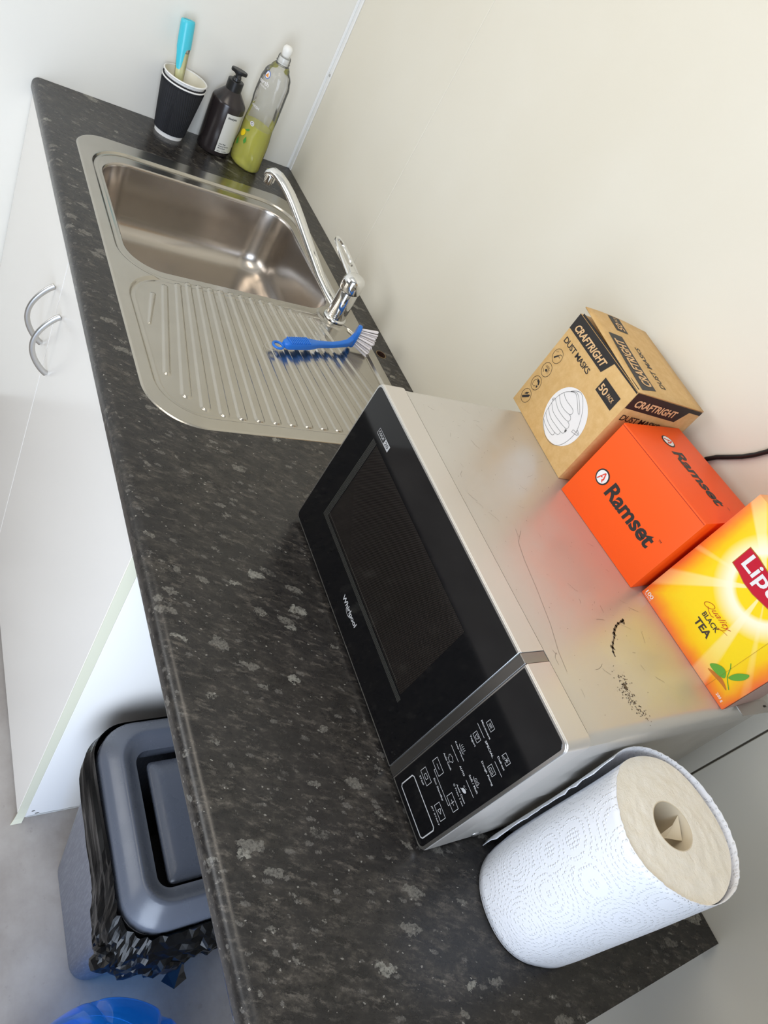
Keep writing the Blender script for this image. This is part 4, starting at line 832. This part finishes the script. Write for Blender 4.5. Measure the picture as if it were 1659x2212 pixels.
# loose outer sheet: leaves the roll on the right-hand side, stands off behind and ends on the oven side
A_, B_ = math.radians(-152), math.radians(207)
def loose(t, z):
    a = A_ + (B_ - A_) * t; t = max(0.0, (math.degrees(a) + 30) / 237); k_ = min(1, t * 4); off = 0.0004 + lump(a, z) * (1 - k_) + k_ * (0.0080 * min(1, t * 2.6) * (1 - 0.25 * math.sin(math.pi * t)) - 0.0025 * (1 - z / PH) + 0.0010 * math.sin(9 * t + 20 * z) + 0.001)
    return a, PR + max(off, 0.0005 + lump(a, z))
shm = shell(loose, 180, [0.001 + (PH + 0.0015) * i / 24 for i in range(25)])
ls = shm.build('loose_sheet', m_paper, pr, smooth=3.2, fix=False); rn = random.Random(8)
for k in range(25): ls.data.vertices[k * 181 + 180].co += Vector((rn.uniform(-.0012, .0012), rn.uniform(-.0015, .0015), 0))
for i in range(181): ls.data.vertices[24 * 181 + i].co.z += rn.uniform(-.0006, .0006)
sdm = ls.modifiers.new('s', 'SOLIDIFY'); sdm.thickness = 0.0007; sdm.offset = 0

# ------------------------------------------------------------------ swing bin with its liner
m_bin = mat('grey_bin_plastic', lin(84, 88, 98), 0.28); q = NT(m_bin); q.rough(q.ramp(q.noise(q.coord(), 20, 4), [(0.3, (.2,) * 3), (0.7, (.34,) * 3)]))
m_binb = mat('grey_bin_body', lin(112, 114, 124), 0.45); q = NT(m_binb); nz = q.noise(q.coord((60, 60, 5)), 5, 5, 0.7); q.base(q.mix(q.ramp(nz, [(0.45, (0, 0, 0)), (0.75, (1, 1, 1))]), lin(104, 106, 116), lin(136, 138, 146)))
bn = root('swing_bin', (1.395, -0.385, 0), 0, 'grey plastic swing top bin on the floor under the worktop', 'bin')
def BR(k, z, ins=0.0, r=0.035, n=8):      # k: 0 at the floor, 1 at the rim
    x0 = 1.290 + (1.243 - 1.290) * k + ins; x1 = 1.512 + (1.549 - 1.512) * k - ins; y0 = -0.532 + (-0.556 + 0.532) * k + ins; y1 = -0.225 + (-0.180 + 0.225) * k - ins
    return [(x - 1.395, y + 0.385, z) for x, y in rrect(x0, x1, y0, y1, max(r - ins * 0.5, 0.008), n)]
ZR = 0.455
MB().loft([BR(0, 0, 0.006, 0.034), BR(0, 0.003, 0.001, 0.034), BR(0, 0.010, 0, 0.034), BR(0.93, 0.435, 0, 0.045), BR(0.93, 0.435, 0.004, 0.045), BR(0.1, 0.03, 0.004, 0.034), BR(0, 0.006, 0.004, 0.034)]).build('body', m_binb, bn, smooth=0.7)
lid = [BR(1, ZR - 0.030, 0, 0.055), BR(1, ZR - 0.004, 0, 0.055), BR(1, ZR + 0.002, 0.0015, 0.055), BR(1, ZR + 0.012, 0.010, 0.055), BR(1, ZR + 0.021, 0.022, 0.055), BR(1, ZR + 0.0235, 0.026, 0.055), BR(1, ZR + 0.0225, 0.029, 0.055), BR(1, ZR + 0.014, 0.038, 0.050), BR(1, ZR + 0.006, 0.045, 0.048), BR(1, ZR + 0.003, 0.051, 0.045), BR(1, ZR + 0.002, 0.051, 0.042), BR(1, ZR - 0.020, 0.0515, 0.042), BR(1, ZR - 0.020, 0.050, 0.042), BR(1, ZR - 0.002, 0.044, 0.045), BR(1, ZR + 0.016, 0.026, 0.05), BR(1, ZR - 0.002, 0.004, 0.055), BR(1, ZR - 0.030, 0.003, 0.055)]
lid = MB().loft([[(x, y, z) for x, y, z in l] for l in lid], False, False).build('lid', m_bin, bn, smooth=0.9)
fl = [BR(1, ZR - 0.012, 0.062, 0.034), BR(1, ZR - 0.006, 0.0615, 0.034), BR(1, ZR - 0.001, 0.066, 0.030), BR(1, ZR + 0.001, 0.085, 0.02)]
fo = MB().loft(fl).build('swing_flap', m_bin, bn, smooth=0.7); fo.location = (0.0045, 0.0085, -0.003); fo.rotation_euler = (0, 0, 0)
m_bag = mat('black_bin_bag', lin(10, 10, 11), 0.26, 0.0, IOR=1.36)
lb = root('bin_liner', (1.395, -0.385, 0.30), 0, 'crumpled black bin bag folded out over the rim of the grey bin', 'bin bag')
rows = []; NR = 22
for k in range(NR + 1):
    t = k / NR; z = ZR - 0.006 - t * 0.115; base_ = [p_ for q0, q1 in zip(BR(z / ZR, z, 0, 0.05, 10), BR(z / ZR, z, 0, 0.05, 10)[1:] + BR(z / ZR, z, 0, 0.05, 10)[:1]) for p_ in ([tuple(Vector(q0).lerp(Vector(q1), i_ / 30)) for i_ in range(30)] if (Vector(q0) - Vector(q1)).length > 0.05 else [q0, tuple((Vector(q0) + Vector(q1)) / 2)])]; n = len(base_); row = []
    for i, (x, y, zz_) in enumerate(base_):
        nv = Vector((x, y, 0)).normalized(); an = math.atan2(y, x); c = math.exp(-((an + 0.72) / 0.42) ** 2)           # fuller at the front right corner
        c2_ = math.exp(-((an - 0.0) / 0.5) ** 2)
        mess = min(1, c + c2_); fold = (1 - mess) * (0.0035 * math.sin(z * 260 + x * 9 + y * 5) + 0.0030 * noise.noise(Vector((x * 9, y * 9, z * 90)))) + mess * (0.016 * noise.noise(Vector((x * 40, y * 40, z * 34))) + 0.012 * noise.noise(Vector((x * 95, y * 95, z * 80 + 4))))
        o_ = 0.0045 + abs(fold) * (0.8 + 0.5 * t) + 0.010 * math.sin(math.pi * t) + (0.022 * c + 0.016 * c2_) * math.sin(math.pi * min(t * 1.15, 1)) ** 0.7
        if t > 0.9: o_ *= 0.75
        zz2 = z + 0.022 * t * noise.noise(Vector((an * 4, 3, 1))) - 0.03 * c * t
        row.append((x + nv.x * o_, y + nv.y * o_, zz2 - 0.30))
    rows.append(row)
MB().loft(rows, False, False).build('folded_skirt', m_bag, lb, fix=False)
def crumple(c, r, seed, nm):
    bm = bmesh.new(); bmesh.ops.create_icosphere(bm, subdivisions=3, radius=1)
    for v in bm.verts:
        p = v.co.copy(); d_ = 1 + 0.40 * noise.noise(p * 1.6 + Vector((seed, 0, 0))) + 0.22 * noise.noise(p * 3.3 + Vector((0, seed, 0)))
        v.co = Vector((p.x * r[0], p.y * r[1], p.z * r[2])) * d_ + Vector(c)
    me = bpy.data.meshes.new(nm); bm.to_mesh(me); bm.free(); link(nm, me, m_bag, lb)
def LB(x, y, z): return (x - 1.395, y + 0.385, z - 0.30)
crumple(LB(1.560, -0.535, 0.385), (0.018, 0.030, 0.030), 3.0, 'bunched_corner'); crumple(LB(1.572, -0.490, 0.38), (0.016, 0.032, 0.028), 9.0, 'bunched_corner')
crumple(LB(1.545, -0.565, 0.39), (0.020, 0.022, 0.026), 5.0, 'bunched_corner')
tl = MB(); tl.loft([[LB(1.575, -0.475, 0.385), LB(1.583, -0.468, 0.387), LB(1.580, -0.462, 0.378), LB(1.572, -0.468, 0.376)], [LB(1.585, -0.480, 0.352), LB(1.596, -0.468, 0.356), LB(1.590, -0.455, 0.350), LB(1.579, -0.466, 0.346)], [LB(1.590, -0.482, 0.325), LB(1.606, -0.468, 0.332), LB(1.598, -0.446, 0.328), LB(1.582, -0.458, 0.320)]]); tl.build('knotted_tail', m_bag, lb)

# ------------------------------------------------------------------ blue water bottle
m_water = clear('blue_bottle_plastic', (0.30, 0.68, 1.0, 1), 0.70, 0.05, lin(30, 150, 255))
wbr = root('water_bottle', (1.712, -0.573, 0), 0, 'large translucent blue water bottle standing on the floor by the bin', 'water bottle')
NP = 8
def petal(r, a, z):
    if z < 0.262: return r + (-0.0030 if 0.06 < z < 0.075 or 0.16 < z < 0.175 else 0)
    k = max(0.0, min(1.0, (z - 0.262) / 0.03)); k *= max(0.0, min(1.0, (0.362 - z) / 0.02)); s = abs(math.sin(NP * a / 2 + 0.3)); return r * (1 - k * 0.085 * (1 - min(1, s * 2.6)) ** 1.5)
pf = [(0.118, 0.0), (0.131, 0.004), (0.135, 0.012)] + [(0.135, 0.02 + i * 0.0121) for i in range(21)]
for i in range(1, 19):
    a = math.radians(90 * i / 18); pf.append((0.027 + 0.108 * math.cos(a) ** 0.9 if i < 18 else 0.027, 0.262 + 0.110 * math.sin(a)))
pf += [(0.027, 0.385), (0.030, 0.386), (0.030, 0.391), (0.0265, 0.392), (0.0265, 0.405)]
MB().lathe(pf, 160, rf=petal).build('body', m_water, wbr, smooth=1.0)
MB().lathe([(0.0285, 0.392), (0.0295, 0.394), (0.0295, 0.414), (0.027, 0.4155), (0.001, 0.416)], 40).build('cap', m_whitep, wbr, smooth=0.6)
